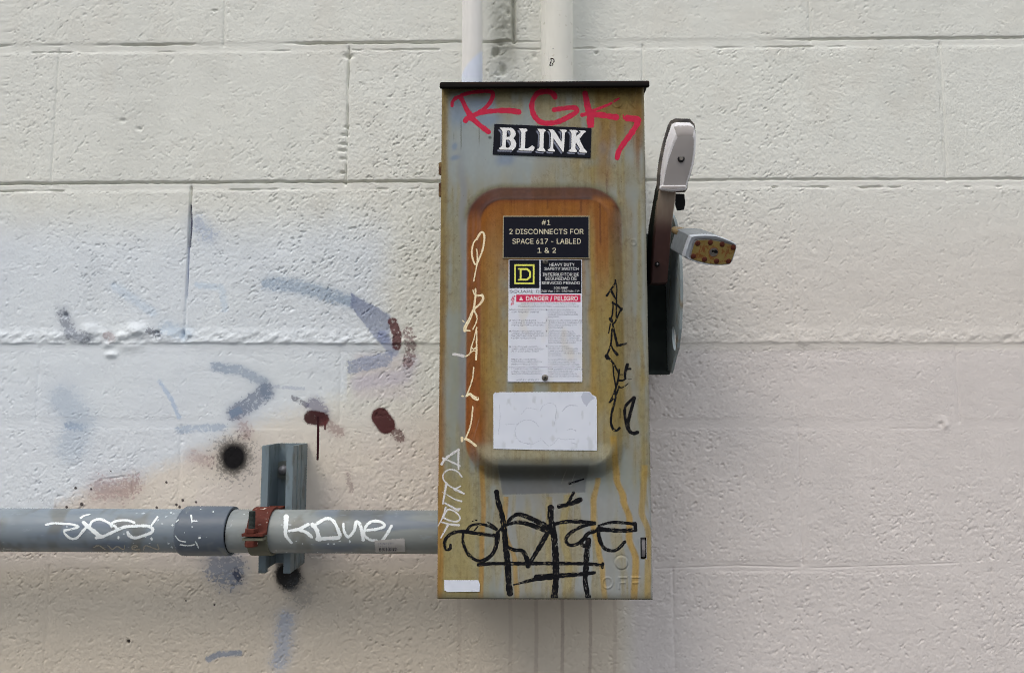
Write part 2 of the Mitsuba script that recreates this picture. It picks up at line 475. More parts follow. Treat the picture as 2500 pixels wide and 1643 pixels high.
spray('p', [(1020, 1265), (1090, 1230), (1110, 1270), (1040, 1308)], 0, (112, 128, 150), .8, .003, .2)
spray('s', [(1300, 1110), (1480, 1125)], 18, (140, 150, 170), .5, .8, .9)
spray('s', [(1420, 1180), (1500, 1225)], 26, (60, 62, 80), .75, .6, .95)
spray('s', [(830, 110), (900, 190)], 90, (130, 146, 174), .55, .9, .97)
spray('s', [(790, 0), (797, 120), (785, 255)], 13, (28, 34, 62), .9, .4, .55)
spray('s', [(776, 255), (768, 560)], 10, (130, 135, 165), .6, .6, .5)
spray('s', [(10, 660), (60, 790), (160, 820)], 60, (70, 78, 100), .7, .8, .97)
spray('s', [(540, 770), (600, 790)], 40, (60, 62, 80), .7, .8, .97)
spray('s', [(290, 800), (310, 815)], 50, (120, 85, 85), .6, .8, .7)
spray('s', [(640, 750), (760, 790)], 80, (150, 170, 190), .5, .9, .8)
spray('s', [(2025, 715), (2055, 800), (2050, 860)], 52, (82, 42, 44), .92, .5, .6)
spray('s', [(2115, 770), (2140, 860), (2120, 970)], 56, (96, 60, 62), .75, .7, .97)
spray('s', [(1545, 1225), (1590, 1275)], 105, (92, 90, 116), .8, .85, .45)
spray('s', [(1525, 1300), (1595, 1310)], 82, MAR, .97, .4, .4)
spray('s', [(1568, 1300), (1570, 1380), (1567, 1555)], 15, (44, 20, 24), 1., .25, .1)
spray('s', [(1612, 1320), (1612, 1370)], 14, MAR, .9, .3, .2)
spray('s', [(1620, 1340), (1700, 1390)], 60, (110, 62, 62), .5, .9, .95)
spray('s', [(1950, 1295), (1985, 1345)], 112, (70, 30, 32), .97, .3, .25)
spray('s', [(2040, 1390), (2075, 1425)], 52, (82, 42, 42), .85, .6, .85)
spray('s', [(1110, 1350), (1130, 1400)], 80, (130, 95, 95), .5, .9, .95)
spray('s', [(1052, 163), (1052, 172)], 205, BLK, 1., .62, .12, **A5)
spray('s', [(1052, 165), (1052, 175)], 270, (30, 28, 30), .5, .9, .8, **A5)
spray('s', [(1380, 885), (1388, 900)], 160, BLK, .98, .6, .3, **A5)
spray('s', [(1440, 960), (1470, 1010)], 120, (90, 92, 95), .5, .9, .9, **A5)
spray('s', [(985, 820), (1030, 860)], 190, (88, 102, 124), .9, .75, .8, **A5)
spray('s', [(1065, 860), (1090, 905)], 40, (40, 48, 70), .8, .6, .9, **A5)
spray('s', [(1370, 1150), (1355, 1340), (1330, 1420)], 95, (140, 152, 172), .7, .9, .75, **A5)
spray('s', [(900, 1400), (960, 1368), (1090, 1362)], 34, (112, 124, 142), .8, .7, .6, **A5)
spray('s', [(240, 350), (380, 360), (430, 330)], 130, (130, 92, 92), .55, .9, .9, **A5)
spray('s', [(800, 155), (900, 190)], 70, (140, 110, 110), .45, .9, .95, **A5)
spray('s', [(1750, 260), (1775, 370)], 30, (120, 100, 98), .5, .9, .9, **A5)
for sx, sy, sr in ((740, 428, 9), (700, 455, 8), (720, 468, 9), (822, 438, 7), (122, 452, 10), (30, 470, 8), (580, 472, 7), (85, 352, 8), (180, 358, 6), (640, 318, 7), (300, 250, 4), (405, 1292, 9), (935, 1065, 6), (760, 1040, 5)):
    spray('s', [(sx, sy), (sx + 2, sy + 2)], sr * 2, (46, 38, 40), .9, .5, .3, **A5)
# rain streaks under the cabinet
for sx, sw, sa in ((1308, 9, .4), (1372, 8, .55), (1440, 8, .5), (1245, 10, .22), (1500, 9, .25), (1120, 10, .2)):
    spray('s', [(sx, 1440), (sx + 2, 1540), (sx, 1660)], sw, (140, 126, 116), sa, .7, .4, **SRC)

ZONE_EDGE = at(*np.array([(130, 1240), (225, 1198), (505, 1098), (573, 1050), (660, 1020), (740, 1000), (847, 965)]).T, 0)[:, [0, 2]]
JX_L, JX_R = WX(848, 900), WX(1588, 900)


def seg_dist(X, Z, q):
    d = mi.Float(9.0)
    for a, b in zip(q[:-1], q[1:]):
        ex, ez = float(b[0] - a[0]), float(b[1] - a[1])
        l2 = max(ex * ex + ez * ez, 1e-12)
        t = dr.clip(((X - float(a[0])) * ex + (Z - float(a[1])) * ez) / l2, 0, 1)
        d = dr.minimum(d, dr.square(X - float(a[0]) - t * ex) + dr.square(Z - float(a[1]) - t * ez))
    return dr.sqrt(d)


def poly_dist(X, Z, q):
    """Signed distance to a nearly convex polygon, negative inside."""
    d = mi.Float(-9.0)
    c = q.mean(0)
    for a, b in zip(q, np.roll(q, -1, 0)):
        e = (b - a) / np.linalg.norm(b - a)
        nrm = np.array([e[1], -e[0]])
        if nrm @ (a - c) < 0:
            nrm = -nrm
        d = dr.maximum(d, (X - float(a[0])) * float(nrm[0]) + (Z - float(a[1])) * float(nrm[1]))
    return d


def wall_color(p, n, uv):
    X, Z = p.x, p.z
    n0 = fbm(X * 4.1, Z * 4.7, 1.5, 3)
    n1 = fbm(X * 14, Z * 11, 3.5, 3)
    sp = noise(X * 330, Z * 330, 0.5) * 0.55 + noise(X * 150 + Z * 60, Z * 190, 2.5) * 0.45
    top = mix(A(204, 205, 198), A(199, 200, 195), n0)
    top = mix(top, A(196, 194, 186), 0.4 * smoothstep(0.5, 0.75, n1))
    # right of the cabinet the coat turns greyer and pinker further down
    right = smoothstep(0.10, 0.25, X)
    z0, z1, z2 = WZ(380), WZ(760), WZ(1500)
    warm = mix(A(200, 199, 193), A(195, 190, 184), smoothstep(z0, z1, Z + 0.06 * (n0 - 0.5)))
    c = mix(top, warm, right * smoothstep(WZ(250), WZ(640), Z + 0.1 * (n0 - 0.5)))
    # lower roller coat: a taupe paint with a level edge at the middle bed on the right
    taupe = mix(A(197, 191, 188), A(191, 185, 182), n1)
    taupe = mix(taupe, A(188, 182, 179), 0.6 * smoothstep(WZ(1150), WZ(1640), Z + 0.1 * (n0 - .5)))
    edge = WZ(856) + 0.004 * (noise(X * 30, 0.5, 7.5) - 0.5)
    c = mix(c, taupe, smoothstep(-0.004, 0.004, edge - Z) * smoothstep(0.12, 0.16, X))
    # left: tan coat low down, white patch rolled over the old tags
    tan = mix(A(199, 191, 182), A(193, 184, 176), n0)
    tan = mix(tan, A(200, 192, 181), smoothstep(0.45, 0.7, n1))
    tan = mix(tan, mix(A(193, 184, 169), A(186, 176, 162), n0), smoothstep(WZ(1360), WZ(1420), Z))
    left = smoothstep(0.16, 0.12, X)
    c = mix(c, tan, left * smoothstep(WZ(920), WZ(1120), Z + 0.05 * (n0 - 0.5)) * smoothstep(-0.02, 0.01, WZ(960) - Z))
    white = mix(A(203, 209, 213), A(194, 201, 210), n1)
    zone = mi.Float(0)
    zone = smoothstep(WZ(1180), WZ(1150), Z)
    line = mi.Float(9.0)
    for a, b in zip(ZONE_EDGE[:-1], ZONE_EDGE[1:]):
        m = float((b[1] - a[1]) / (b[0] - a[0]))
        v = float(a[1]) + (X - float(a[0])) * m
        line = dr.select((X >= float(a[0])) & (X < float(b[0])), v, line)
    line = dr.select(X < float(ZONE_EDGE[0][0]), float(ZONE_EDGE[0][1]) - 0.02, line)
    zw = smoothstep(-0.016, 0.020, Z - line + 0.02 * (sp - 0.5) + 0.03 * (n1 - .5)) * smoothstep(JX_L + 0.004, JX_L - 0.004, X)
    zw = zw * smoothstep(WZ(470), WZ(620), Z + 0.05 * (n0 - 0.5) + 0.02 * (n1 - .5))
    zw = dr.maximum(zw, smoothstep(WZ(470), WZ(640), Z + .06 * (n0 - .5)) * smoothstep(WZ(850), WZ(835), Z * -1 + 2 * WZ(842)) * smoothstep(WX(930, 700), WX(850, 700), X) * 0)
    zr = smoothstep(WX(1000, 700), WX(900, 700), X + 0.05 * (n1 - .5)) * smoothstep(WZ(480), WZ(640), Z + .06 * (n0 - .5)) * smoothstep(-0.004, 0.004, Z - WZ(880))
    c = mix(c, white, 0.85 * dr.maximum(zw, zr))
    pinkish = smoothstep(WX(1062, 1000), WX(950, 1000), X) * smoothstep(0.0, 0.02, X - JX_L) * smoothstep(WZ(990), WZ(960), Z) * smoothstep(WZ(850), WZ(875), Z)
    c = mix(c, A(190, 182, 184), 0.6 * pinkish * smoothstep(0.3, 0.6, n1 + 0.1))
    c = mix(c, A(166, 166, 156), 0.8 * smoothstep(0.03, 0.008, dr.abs(X - WX(1232, 60))) * smoothstep(WZ(200), WZ(120), Z) * smoothstep(.3, .6, n1 + .1))
    # street dust washed into the coat
    grime = smoothstep(0.56, 0.78, fbm(X * 9, Z * 3.1, 5.5, 3))
    c = c * (1 - 0.05 * grime) * (0.975 + 0.05 * noise(X * 900, Z * 900, .5))
    dots = dr.clip(((noise(X * 640, Z * 640, 0.5) * 0.5 + noise(X * 330, Z * 330, 3.5) * 0.5) - 0.5) * 1.9 + 0.5, 0, 1)
    for kind, q, w, col, alpha, soft, speck in SPRAY:
        if kind == 's':
            d = seg_dist(X, Z, q) / max(w * (0.52 + 0.5 * soft * speck + 0.12 * soft), 1e-5)
            cover = smoothstep(1.0, 1.0 - soft, d + 0.25 * (n1 - 0.5))
            if speck > .45 and w * 1750 > 20 and sum(col) > 220:
                c = mix(c, A(*col), 0.30 * alpha * dr.square(smoothstep(1.9, 0.0, d + 0.5 * (n1 - 0.5))))
                alpha = alpha * .82
        else:
            d = poly_dist(X, Z, q)
            cover = smoothstep(soft * 0.5, -soft * 0.5, d + 0.003 * (sp - 0.5))
        if speck > 0:
            full = cover * (1.0 - 0.42 * speck)
            cover = dr.lerp(cover, smoothstep(-0.14, 0.14, full - dots) * smoothstep(0.01, 0.12, cover) + 0.3 * cover, speck)
        c = mix(c, A(*col), dr.clip(alpha * dr.clip(cover, 0, 1) * ((0.50 + 0.76 * n1) if alpha < 0.9 else 1.0), 0, 1))
    return c




def wall_grain(p, n, uv):
    m = 0.2 + 1.5 * smoothstep(.40, .68, fbm(p.x * 6.5, p.z * 8.5, 11.5, 2))
    return m * (0.6 * noise(p.x * 300 + p.z * 110, p.z * 400 - p.x * 90, .5) + 0.4 * noise(p.x * 620, p.z * 700, 3.5))


mat('m_wall', proc(wall_color), 0.75, 0.15, bump=proc(wall_grain, 6e-4), scale=0.00052)

wall = thing('wall', 'white painted concrete block wall with sprayed tags and patched paint behind the cabinet', 'wall')


def grid_faces(cells):
    """Triangles of the chosen cells of the relief grid, facing the street."""
    a, b = np.nonzero(cells)
    nx = len(gx)
    i = a * nx + b
    return np.vstack([np.stack([i, i + 1, i + nx + 1], 1), np.stack([i, i + nx + 1, i + nx], 1)])


def grid_part(name, cells, rect=None, **more):
    f = grid_faces(cells)
    used, f = np.unique(f, return_inverse=True)
    f = f.reshape(-1, 3)
    v, n = VW.reshape(-1, 3)[used], NW.reshape(-1, 3)[used]
    if rect is not None:           # close the block: four sides and a back, 0.19 m deep
        i0, i1, j0, j1 = rect
        loop = [(i0, j) for j in range(j0, j1)] + [(i, j1) for i in range(i0, i1)] + [(i1, j) for j in range(j1, j0, -1)] + [(i, j0) for i in range(i1, i0, -1)]
        L = np.array([VW[i, j] for i, j in loop])
        B = L.copy()
        B[:, 1] = 0.19
        c = L.mean(0)
        k = len(L)
        out = L - c
        out[:, 1] = 0
        out /= np.linalg.norm(out, axis=1, keepdims=True)
        base = len(v)
        ii = np.arange(k)
        jj = (ii + 1) % k
        v = np.vstack([v, L, B, B, [[c[0], 0.19, c[2]]]])
        n = np.vstack([n, out, out, np.tile([0, 1.0, 0], (k + 1, 1))])
        f = np.vstack([f, np.stack([base + jj, base + ii, base + k + ii], 1), np.stack([base + jj, base + k + ii, base + k + jj], 1),
                       np.stack([base + 2 * k + jj, base + 2 * k + ii, np.full(k, base + 3 * k)], 1)])
    path = meshkit.write_ply((v, f), False, normals=n)
    key = number(f'{wall}__{name}')
    scene[key] = {'type': 'ply', 'filename': path, 'face_normals': False, 'bsdf': {'type': 'ref', 'id': 'm_wall'}}
    if more:
        labels[key] = more


free = np.ones((len(gz) - 1, len(gx) - 1), bool)
for r in range(len(edges) - 1):
    zt = edges[r] - (HALF if r else 0)
    zb = edges[r + 1] + (HALF if r < len(edges) - 2 else 0)
    i0, i1 = np.argmin(np.abs(gz - zb)), np.argmin(np.abs(gz - zt))
    xs = [XL] + HEADS[r] + [XR]
    for k in range(len(xs) - 1):
        a = xs[k] + (0.005 if k else 0)
        b = xs[k + 1] - (0.005 if k < len(xs) - 2 else 0)
        j0, j1 = np.argmin(np.abs(gx - a)), np.argmin(np.abs(gx - b))
        cells = np.zeros_like(free)
        cells[i0:i1, j0:j1] = True
        free &= ~cells
        grid_part('block', cells, (i0, i1, j0, j1))
grid_part('mortar', free)

# ------------------------------------------------------------------ the switch cabinet
cab = thing('switch_cabinet', 'tall rust streaked steel electrical switch box with marker tags, nameplates and a side lever', 'electrical box')
YD, PH = 0.165, 0.0175                        # door face and raised panel in front of the wall
cL, cR = float(at(1072, 900, YD)[0]), float(at(1584.5, 900, YD)[0])
cT, cB = float(at(1330, 212, YD)[2]), float(at(1330, 1464, YD)[2])
SX, SZ = (cR - cL) / 512.5, (cT - cB) / 1252.0


def pane_rect(x0, y0, x1, y1, d):
    a, b = at(x0, (y0 + y1) / 2, d), at(x1, (y0 + y1) / 2, d)
    c, e = at((x0 + x1) / 2, y0, d), at((x0 + x1) / 2, y1, d)
    return float(a[0]), float(b[0]), float(c[2]), float(e[2])      # x0 x1 ztop zbottom


PX0, PX1, PZ1, PZ0 = pane_rect(1152, 471, 1508, 1154, YD + PH / 2)
PR = 0.036


def panel_sdf(x, z):
    cx, cz = (PX0 + PX1) / 2, (PZ0 + PZ1) / 2
    qx, qz = np.abs(x - cx) - (PX1 - PX0) / 2 + PR, np.abs(z - cz) - (PZ1 - PZ0) / 2 + PR
    return np.minimum(np.maximum(qx, qz), 0) + np.hypot(np.maximum(qx, 0), np.maximum(qz, 0)) - PR


def O_(cx, cy, rx, ry, n=20):
    return [(cx + rx * math.cos(a), cy + ry * math.sin(a)) for a in np.linspace(0, 2 * math.pi, n + 1)]


EMBOSS = [O_(1507, 251, 11, 12), [(1530, 264), (1530, 240), (1550, 264), (1550, 240)],
          O_(1483, 1422, 12, 13), [(1511, 1436), (1511, 1409), (1530, 1409)], [(1511, 1422), (1526, 1422)],
          [(1541, 1436), (1541, 1409), (1562, 1409)], [(1541, 1422), (1557, 1422)]]
EMB = [at(*np.array(e, float).T, YD)[:, [0, 2]] for e in EMBOSS]
DIM = at(1517, 1373, YD)
RIV = at(1546, 592, YD)
SLOT = pane_rect(1563.5, 1310, 1579, 1364, YD)


def door_h(x, z):
    """How far the stamped door stands in front of its flat face."""
    s = np.clip(0.5 - panel_sdf(x, z) / 0.021, 0, 1)
    h = PH * (s * s * (3 - 2 * s))
    h = h + 0.0007 * (meshkit.fbm(np.stack([x * 9, z * 7, x * 0], -1), 2, 11) - 0.5)
    e = np.minimum(np.minimum(x - cL, cR - x), np.minimum(z - cB, cT - z))
    q = np.clip(1 - e / 0.0028, 0, 1)
    h = h - 0.0028 * (1 - np.sqrt(np.maximum(1 - q * q, 0)))
    d = np.hypot(x - DIM[0], z - DIM[2])
    h = h + 0.0011 * sst(0.0078, 0.0064, d) - 0.0005 * np.exp(-((d - 0.0082) / 0.0008) ** 2)
    d = np.hypot(x - RIV[0], z - RIV[2])
    h = h + 0.0006 * np.exp(-((d - 0.0034) / 0.0009) ** 2)
    m = np.zeros(np.shape(x))
    near = (np.abs(x - EMB[0].mean(0)[0] - 0.004) < 0.05) & ((np.abs(z - EMB[0].mean(0)[1]) < 0.02) | (np.abs(z - EMB[2].mean(0)[1]) < 0.02))
    if near.any():
        X_, Z_ = x[near], z[near]
        d = np.full(X_.shape, 9.0)
        for q_ in EMB:
            for a_, b_ in zip(q_[:-1], q_[1:]):
                ev = b_ - a_
                tt = np.clip(((X_ - a_[0]) * ev[0] + (Z_ - a_[1]) * ev[1]) / (ev @ ev + 1e-12), 0, 1)
                d = np.minimum(d, np.hypot(X_ - a_[0] - tt * ev[0], Z_ - a_[1] - tt * ev[1]))
        m[near] = sst(0.0014, 0.0004, d)
    return h + 0.0007 * m


def door_at(px, py, lift=0.0):
    d = np.full(np.shape(px), YD)
    for _ in range(6):
        p = at(px, py, d)
        d = YD + door_h(p[:, 0], p[:, 2])
    p = at(px, py, d)
    p[:, 1] = -(d + lift)
    return p


dx_lines = np.unique(np.round(np.concatenate([np.arange(cL, cL + .004, .0004), np.arange(cL + .004, float(at(1462, 900, YD)[0]), .0012), np.arange(float(at(1462, 900, YD)[0]), cR - .004, .0006), np.arange(cR - .004, cR, .0004), [cR]]), 7))
zA, zB_, zC = float(at(1500, 275, YD)[2]), float(at(1500, 1340, YD)[2]), float(at(1500, 1445, YD)[2])
dz_lines = np.unique(np.round(np.concatenate([[cB], np.arange(cB + .0004, cB + .004, .0004), np.arange(cB + .004, zC, .0012), np.arange(zC, zB_, .0006), np.arange(zB_, zA, .0012), np.arange(zA, cT - .004, .0006), np.arange(cT - .004, cT, .0004), [cT]]), 7))
DX, DZ = np.meshgrid(dx_lines, dz_lines)
DH = door_h(DX, DZ)
ni, nj = DX.shape
dv = np.stack([DX, -(YD + DH), DZ], -1).reshape(-1, 3)
ii, jj = np.nonzero(np.ones((ni - 1, nj - 1), bool))
mx, mz = (dx_lines[jj] + dx_lines[jj + 1]) / 2, (dz_lines[ii] + dz_lines[ii + 1]) / 2
keep = ~((mx > SLOT[0]) & (mx < SLOT[1]) & (mz < SLOT[2]) & (mz > SLOT[3]))
k0 = (ii * nj + jj)[keep]
df = np.vstack([np.stack([k0, k0 + 1, k0 + nj + 1], 1), np.stack([k0, k0 + nj + 1, k0 + nj], 1)])
# folded rim of the door
rim = [(0, j) for j in range(nj - 1)] + [(i, nj - 1) for i in range(ni - 1)] + [(ni - 1, j) for j in range(nj - 1, 0, -1)] + [(i, 0) for i in range(ni - 1, 0, -1)]
ri = np.array([i * nj + j for i, j in rim])
back = dv[ri].copy()
back[:, 1] = -(YD - 0.017)
nb = len(dv)
q1, q2 = ri, np.roll(ri, -1)
b1 = nb + np.arange(len(ri))
b2 = np.roll(b1, -1)
door_mesh = trimesh.Trimesh(np.vstack([dv, back]), np.vstack([df, np.stack([q1, b1, b2], 1), np.stack([q1, b2, q2], 1)]), process=False)


# --- weathered enamel
def door_color(p, n, uv):
    X = (p.x - cL) / SX + 1072.0
    Y = (cT - p.z) / SZ + 212.0
    warp = 26 * (fbm(X / 70, Y / 160, 1.5, 3) - 0.5)
    w2 = 14 * (noise(X / 22, Y / 60, 8.5) - 0.5)
    streak = fbm((X + 0.7 * warp) / 30, Y / 330, 2.5, 3)
    streak2 = fbm((X + 0.6 * warp) / 15, Y / 230, 4.5, 2)
    qx = dr.abs(p.x - float((PX0 + PX1) / 2)) - float((PX1 - PX0) / 2 - PR)
    qz = dr.abs(p.z - float((PZ0 + PZ1) / 2)) - float((PZ1 - PZ0) / 2 - PR)
    sd = 1000 * (dr.minimum(dr.maximum(qx, qz), 0) + dr.sqrt(dr.square(dr.maximum(qx, 0)) + dr.square(dr.maximum(qz, 0))) - PR) + 0.05 * w2   # mm
    cloud = fbm(X / 60, Y / 90, 6.5, 4)
    fine = fbm(X / 8, Y / 11, 9.5, 2)

    def box_(x0, x1, y0, y1, sx, sy, amt=1.0):
        return (amt * smoothstep(x0 - sx, x0 + sx, X + warp + w2) * smoothstep(x1 + sx, x1 - sx, X + warp + w2)
                * smoothstep(y0 - sy, y0 + sy, Y + 1.6 * warp) * smoothstep(y1 + sy, y1 - sy, Y + 1.6 * warp))

    def blob(cx, cy, rx, ry, soft=.7):
        d = dr.sqrt(dr.square((X + warp * .8 + w2 * .6 - cx) / rx) + dr.square((Y + warp + w2 * .6 - cy) / ry))
        return smoothstep(1 + soft * .5, 1 - soft, d)

    grey = mix(A(120, 127, 122), A(134, 142, 146), cloud)
    c = mix(grey, A(114, 119, 110), 0.4 * smoothstep(0.4, 0.65, streak))
    och = mix(A(132, 122, 84), A(128, 112, 66), cloud)
    ochre = A(142, 118, 62)
    rust = mix(A(106, 60, 20), A(122, 70, 18), fine)
    dark_rust = mix(A(50, 22, 15), A(63, 29, 18), fine)
    # thin ochre wash nearly everywhere, in hanging streaks
    c = mix(c, och, (0.66 + .2 * smoothstep(1400, 1560, X)) * smoothstep(0.40, 0.60, streak * 0.55 + cloud * 0.45))
    # upper third: pale blue grey centre, olive head, rusty right corner
    c = mix(c, mix(A(140, 149, 152), A(128, 140, 150), streak2), 0.92 * blob(1210, 380, 175, 105, .9))
    c = mix(c, A(112, 106, 76), 0.75 * smoothstep(262, 222, Y + warp))
    c = mix(c, A(106, 124, 148), 0.75 * dr.maximum(blob(1118, 275, 34, 48), dr.maximum(blob(1170, 262, 40, 30), blob(1185, 292, 45, 18))))
    c = mix(c, A(104, 120, 146), 0.7 * dr.maximum(blob(1235, 400, 30, 20), dr.maximum(blob(1110, 370, 9, 12), blob(1112, 400, 16, 8))))
    c = mix(c, A(110, 126, 136), 0.6 * dr.maximum(blob(1450, 415, 16, 14), dr.maximum(blob(1480, 372, 12, 24), blob(1560, 340, 15, 12))))
    c = mix(c, och, 0.7 * blob(1470, 440, 110, 45, .9))
    c = mix(c, mix(A(112, 84, 40), A(126, 102, 56), cloud), 0.88 * box_(1462, 1600, 190, 350, 26, 70))
    c = mix(c, A(104, 74, 34), 0.8 * box_(1464, 1478, 200, 300, 6, 50))
    c = mix(c, A(116, 78, 34), 0.7 * box_(1558, 1574, 200, 420, 9, 60))
    c = mix(c, rust, 0.35 * box_(1468, 1500, 330, 470, 10, 40))
    c = mix(c, A(120, 106, 62), 0.6 * smoothstep(1390, 1450, X + warp) * smoothstep(330, 230, Y))
    # left edge: brown rim, then grey green, then the blue grey stripe beside the panel
    low = smoothstep(500, 1250, Y)
    c = mix(c, mix(A(118, 104, 68), A(122, 88, 48), low), 0.9 * smoothstep(1095, 1078, X + w2 * .7 + warp * .3))
    c = mix(c, A(126, 132, 122), 0.5 * box_(1098, 1122, 500, 1150, 10, 60))
    c = mix(c, A(118, 124, 134), 0.75 * box_(1120, 1138, 420, 1090, 7, 80))
    # rust run along the left flank of the raised panel
    run = smoothstep(8.5, 5.5, sd) * smoothstep(1330, 1300, X) * smoothstep(1222, 1182, X + warp * .8) * smoothstep(455, 520, Y) * smoothstep(1190, 1060, Y + warp)
    c = mix(c, mix(rust, A(118, 74, 46), smoothstep(.4, .6, streak2)), 0.95 * run)
    c = mix(c, A(132, 78, 40), 0.55 * run * smoothstep(900, 1000, Y) * smoothstep(1184, 1160, X))
    c = mix(c, A(132, 110, 62), 0.7 * box_(1192, 1232, 560, 1110, 14, 60) * smoothstep(.3, .55, streak2 + .15))
    c = mix(c, A(122, 124, 116), 0.7 * box_(1212, 1242, 640, 950, 9, 60))
    # head of the panel: brown bare rust on the sloping shoulder, orange runs beneath
    upper = smoothstep(float(PZ1) - .040, float(PZ1) - .014, p.z)
    head = smoothstep(12.5, 8.5, sd) * smoothstep(-12.5, -9.5, sd + 1.2 * (fine - .5)) * upper
    inner = smoothstep(-9.5, -11.5, sd) * smoothstep(740, 530, Y + 2.5 * warp)
    c = mix(c, mix(A(114, 65, 18), A(134, 84, 22), streak2), 0.93 * inner)
    c = mix(c, mix(A(132, 92, 36), A(136, 116, 62), smoothstep(620, 900, Y + 2 * warp)), .6 * smoothstep(-9, -12, sd) * smoothstep(1080, 960, Y + warp) * smoothstep(560, 680, Y) * smoothstep(.25, .6, cloud + .35 * (streak2 - .4)))
    c = mix(c, A(100, 54, 30), 0.55 * inner * smoothstep(535, 500, Y) * smoothstep(.35, .6, streak2))
    c = mix(c, A(106, 58, 30), .6 * inner * smoothstep(-17, -11, sd) * upper)
    c = mix(c, dark_rust, 0.93 * head)
    c = mix(c, A(58, 30, 26), .75 * head * smoothstep(-3, -7, sd) * smoothstep(1225, 1185, X))
    c = mix(c, A(104, 104, 84), 0.6 * smoothstep(17, 11, sd) * smoothstep(7, 11, sd) * upper)  # olive shading round the panel's outer edge, put into the colour
    # right flank of the panel
    rr = smoothstep(1440, 1462, X + warp) * smoothstep(1512, 1492, X + warp * .4) * smoothstep(490, 520, Y)
    c = mix(c, mix(A(122, 78, 36), och, smoothstep(620, 820, Y + 3 * warp)), 0.85 * rr * smoothstep(1120, 980, Y + warp))
    slope_r = smoothstep(9.5, 6, sd) * smoothstep(-12, -9, sd) * smoothstep(1440, 1490, X)
    c = mix(c, mix(A(104, 62, 26), A(126, 110, 66), smoothstep(520, 760, Y + 2 * warp)), .82 * slope_r * smoothstep(1120, 950, Y + warp) * smoothstep(430, 470, Y) * (1 - .8 * head))
    c = mix(c, A(138, 116, 64), 0.7 * box_(1438, 1452, 560, 1120, 6, 60))
    c = mix(c, A(134, 118, 70), 0.7 * box_(1474, 1512, 760, 1150, 9, 60))
    c = mix(c, A(122, 128, 130), 0.65 * box_(1424, 1440, 620, 950, 6, 50))
    c = mix(c, A(122, 122, 116), 0.6 * box_(1524, 1556, 480, 1150, 9, 80))
    c = mix(c, A(126, 118, 84), 0.6 * box_(1558, 1572, 480, 1250, 6, 80))
    c = mix(c, A(116, 112, 96), 0.5 * smoothstep(1574, 1580, X))
    # below the panel: cool grey enamel with yellow tears
    bot = smoothstep(1170, 1240, Y + warp)
    cool = mix(A(136, 142, 148), A(124, 128, 132), streak2)
    c = mix(c, cool, 0.75 * bot * smoothstep(1180, 1250, X + warp))
    c = mix(c, A(134, 127, 98), 0.6 * bot * smoothstep(.45, .62, fbm((X + .9 * warp) / 21, Y / 190, 14.5, 3)))
    c = mix(c, A(138, 129, 90), 0.7 * smoothstep(1130, 1200, Y) * smoothstep(1215, 1150, X + warp))
    c = mix(c, A(136, 104, 54), 0.75 * smoothstep(1090, 1080, X + w2 * .5) * smoothstep(1080, 1200, Y))

    def tear(pts, w, col, amt):
        d = mi.Float(999)
        for (x0, y0), (x1, y1) in zip(pts[:-1], pts[1:]):
            t = dr.clip((Y - y0) / (y1 - y0), 0, 1)
            xx = x0 + (x1 - x0) * smoothstep(0, 1, t)
            d = dr.select((Y >= y0) & (Y < y1), dr.abs(X - xx + 3 * (noise(X * 0.1, Y / 30, 3.5) - .5)), d)
        return mix(c, A(*col), amt * smoothstep(w, w * .45, d))

    c = tear([(1492, 1080), (1502, 1180), (1518, 1230), (1532, 1280), (1530, 1320), (1545, 1370), (1540, 1465)], 11, (150, 124, 62), .8)
    c = tear([(1458, 1180), (1446, 1240), (1444, 1290), (1456, 1340), (1466, 1400), (1470, 1470)], 9, (150, 126, 68), .75)
    c = tear([(1178, 1150), (1182, 1250), (1178, 1360), (1176, 1466)], 8, (148, 116, 60), .7)
    c = tear([(1236, 1225), (1232, 1300), (1258, 1380), (1262, 1466)], 8, (150, 124, 66), .7)
    c = tear([(1384, 1220), (1372, 1300), (1386, 1390), (1380, 1466)], 12, (140, 130, 90), .7)
    c = tear([(1340, 1225), (1338, 1340), (1346, 1466)], 9, (140, 130, 92), .55)
    c = tear([(1570, 1150), (1562, 1260), (1576, 1310), (1572, 1460)], 10, (142, 122, 66), .7)
    lip_ = smoothstep(1090, 1112, Y) * smoothstep(1150, 1128, Y) * smoothstep(-2, -8, sd)
    c = mix(c, A(148, 144, 122), .6 * lip_)
    # dark grey patch under the panel, darkest along its upper edge
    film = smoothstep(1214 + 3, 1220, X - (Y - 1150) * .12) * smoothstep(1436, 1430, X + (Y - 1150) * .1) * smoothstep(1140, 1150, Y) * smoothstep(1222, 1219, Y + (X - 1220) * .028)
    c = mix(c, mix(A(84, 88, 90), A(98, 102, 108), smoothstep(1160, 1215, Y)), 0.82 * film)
    c = mix(c, A(66, 68, 64), 0.7 * smoothstep(1120, 1142, Y) * smoothstep(1200, 1160, Y) * smoothstep(1160, 1230, X + warp) * smoothstep(1490, 1430, X + warp))  # shade of the panel's downward slope painted in
    # grey black fringe along the foot, olive strip along the head
    c = mix(c, A(74, 74, 66), 0.75 * smoothstep(1438, 1466, Y + warp * .4 + 10 * (fine - .5)))
    c = mix(c, A(108, 96, 62), 0.5 * smoothstep(230, 214, Y))
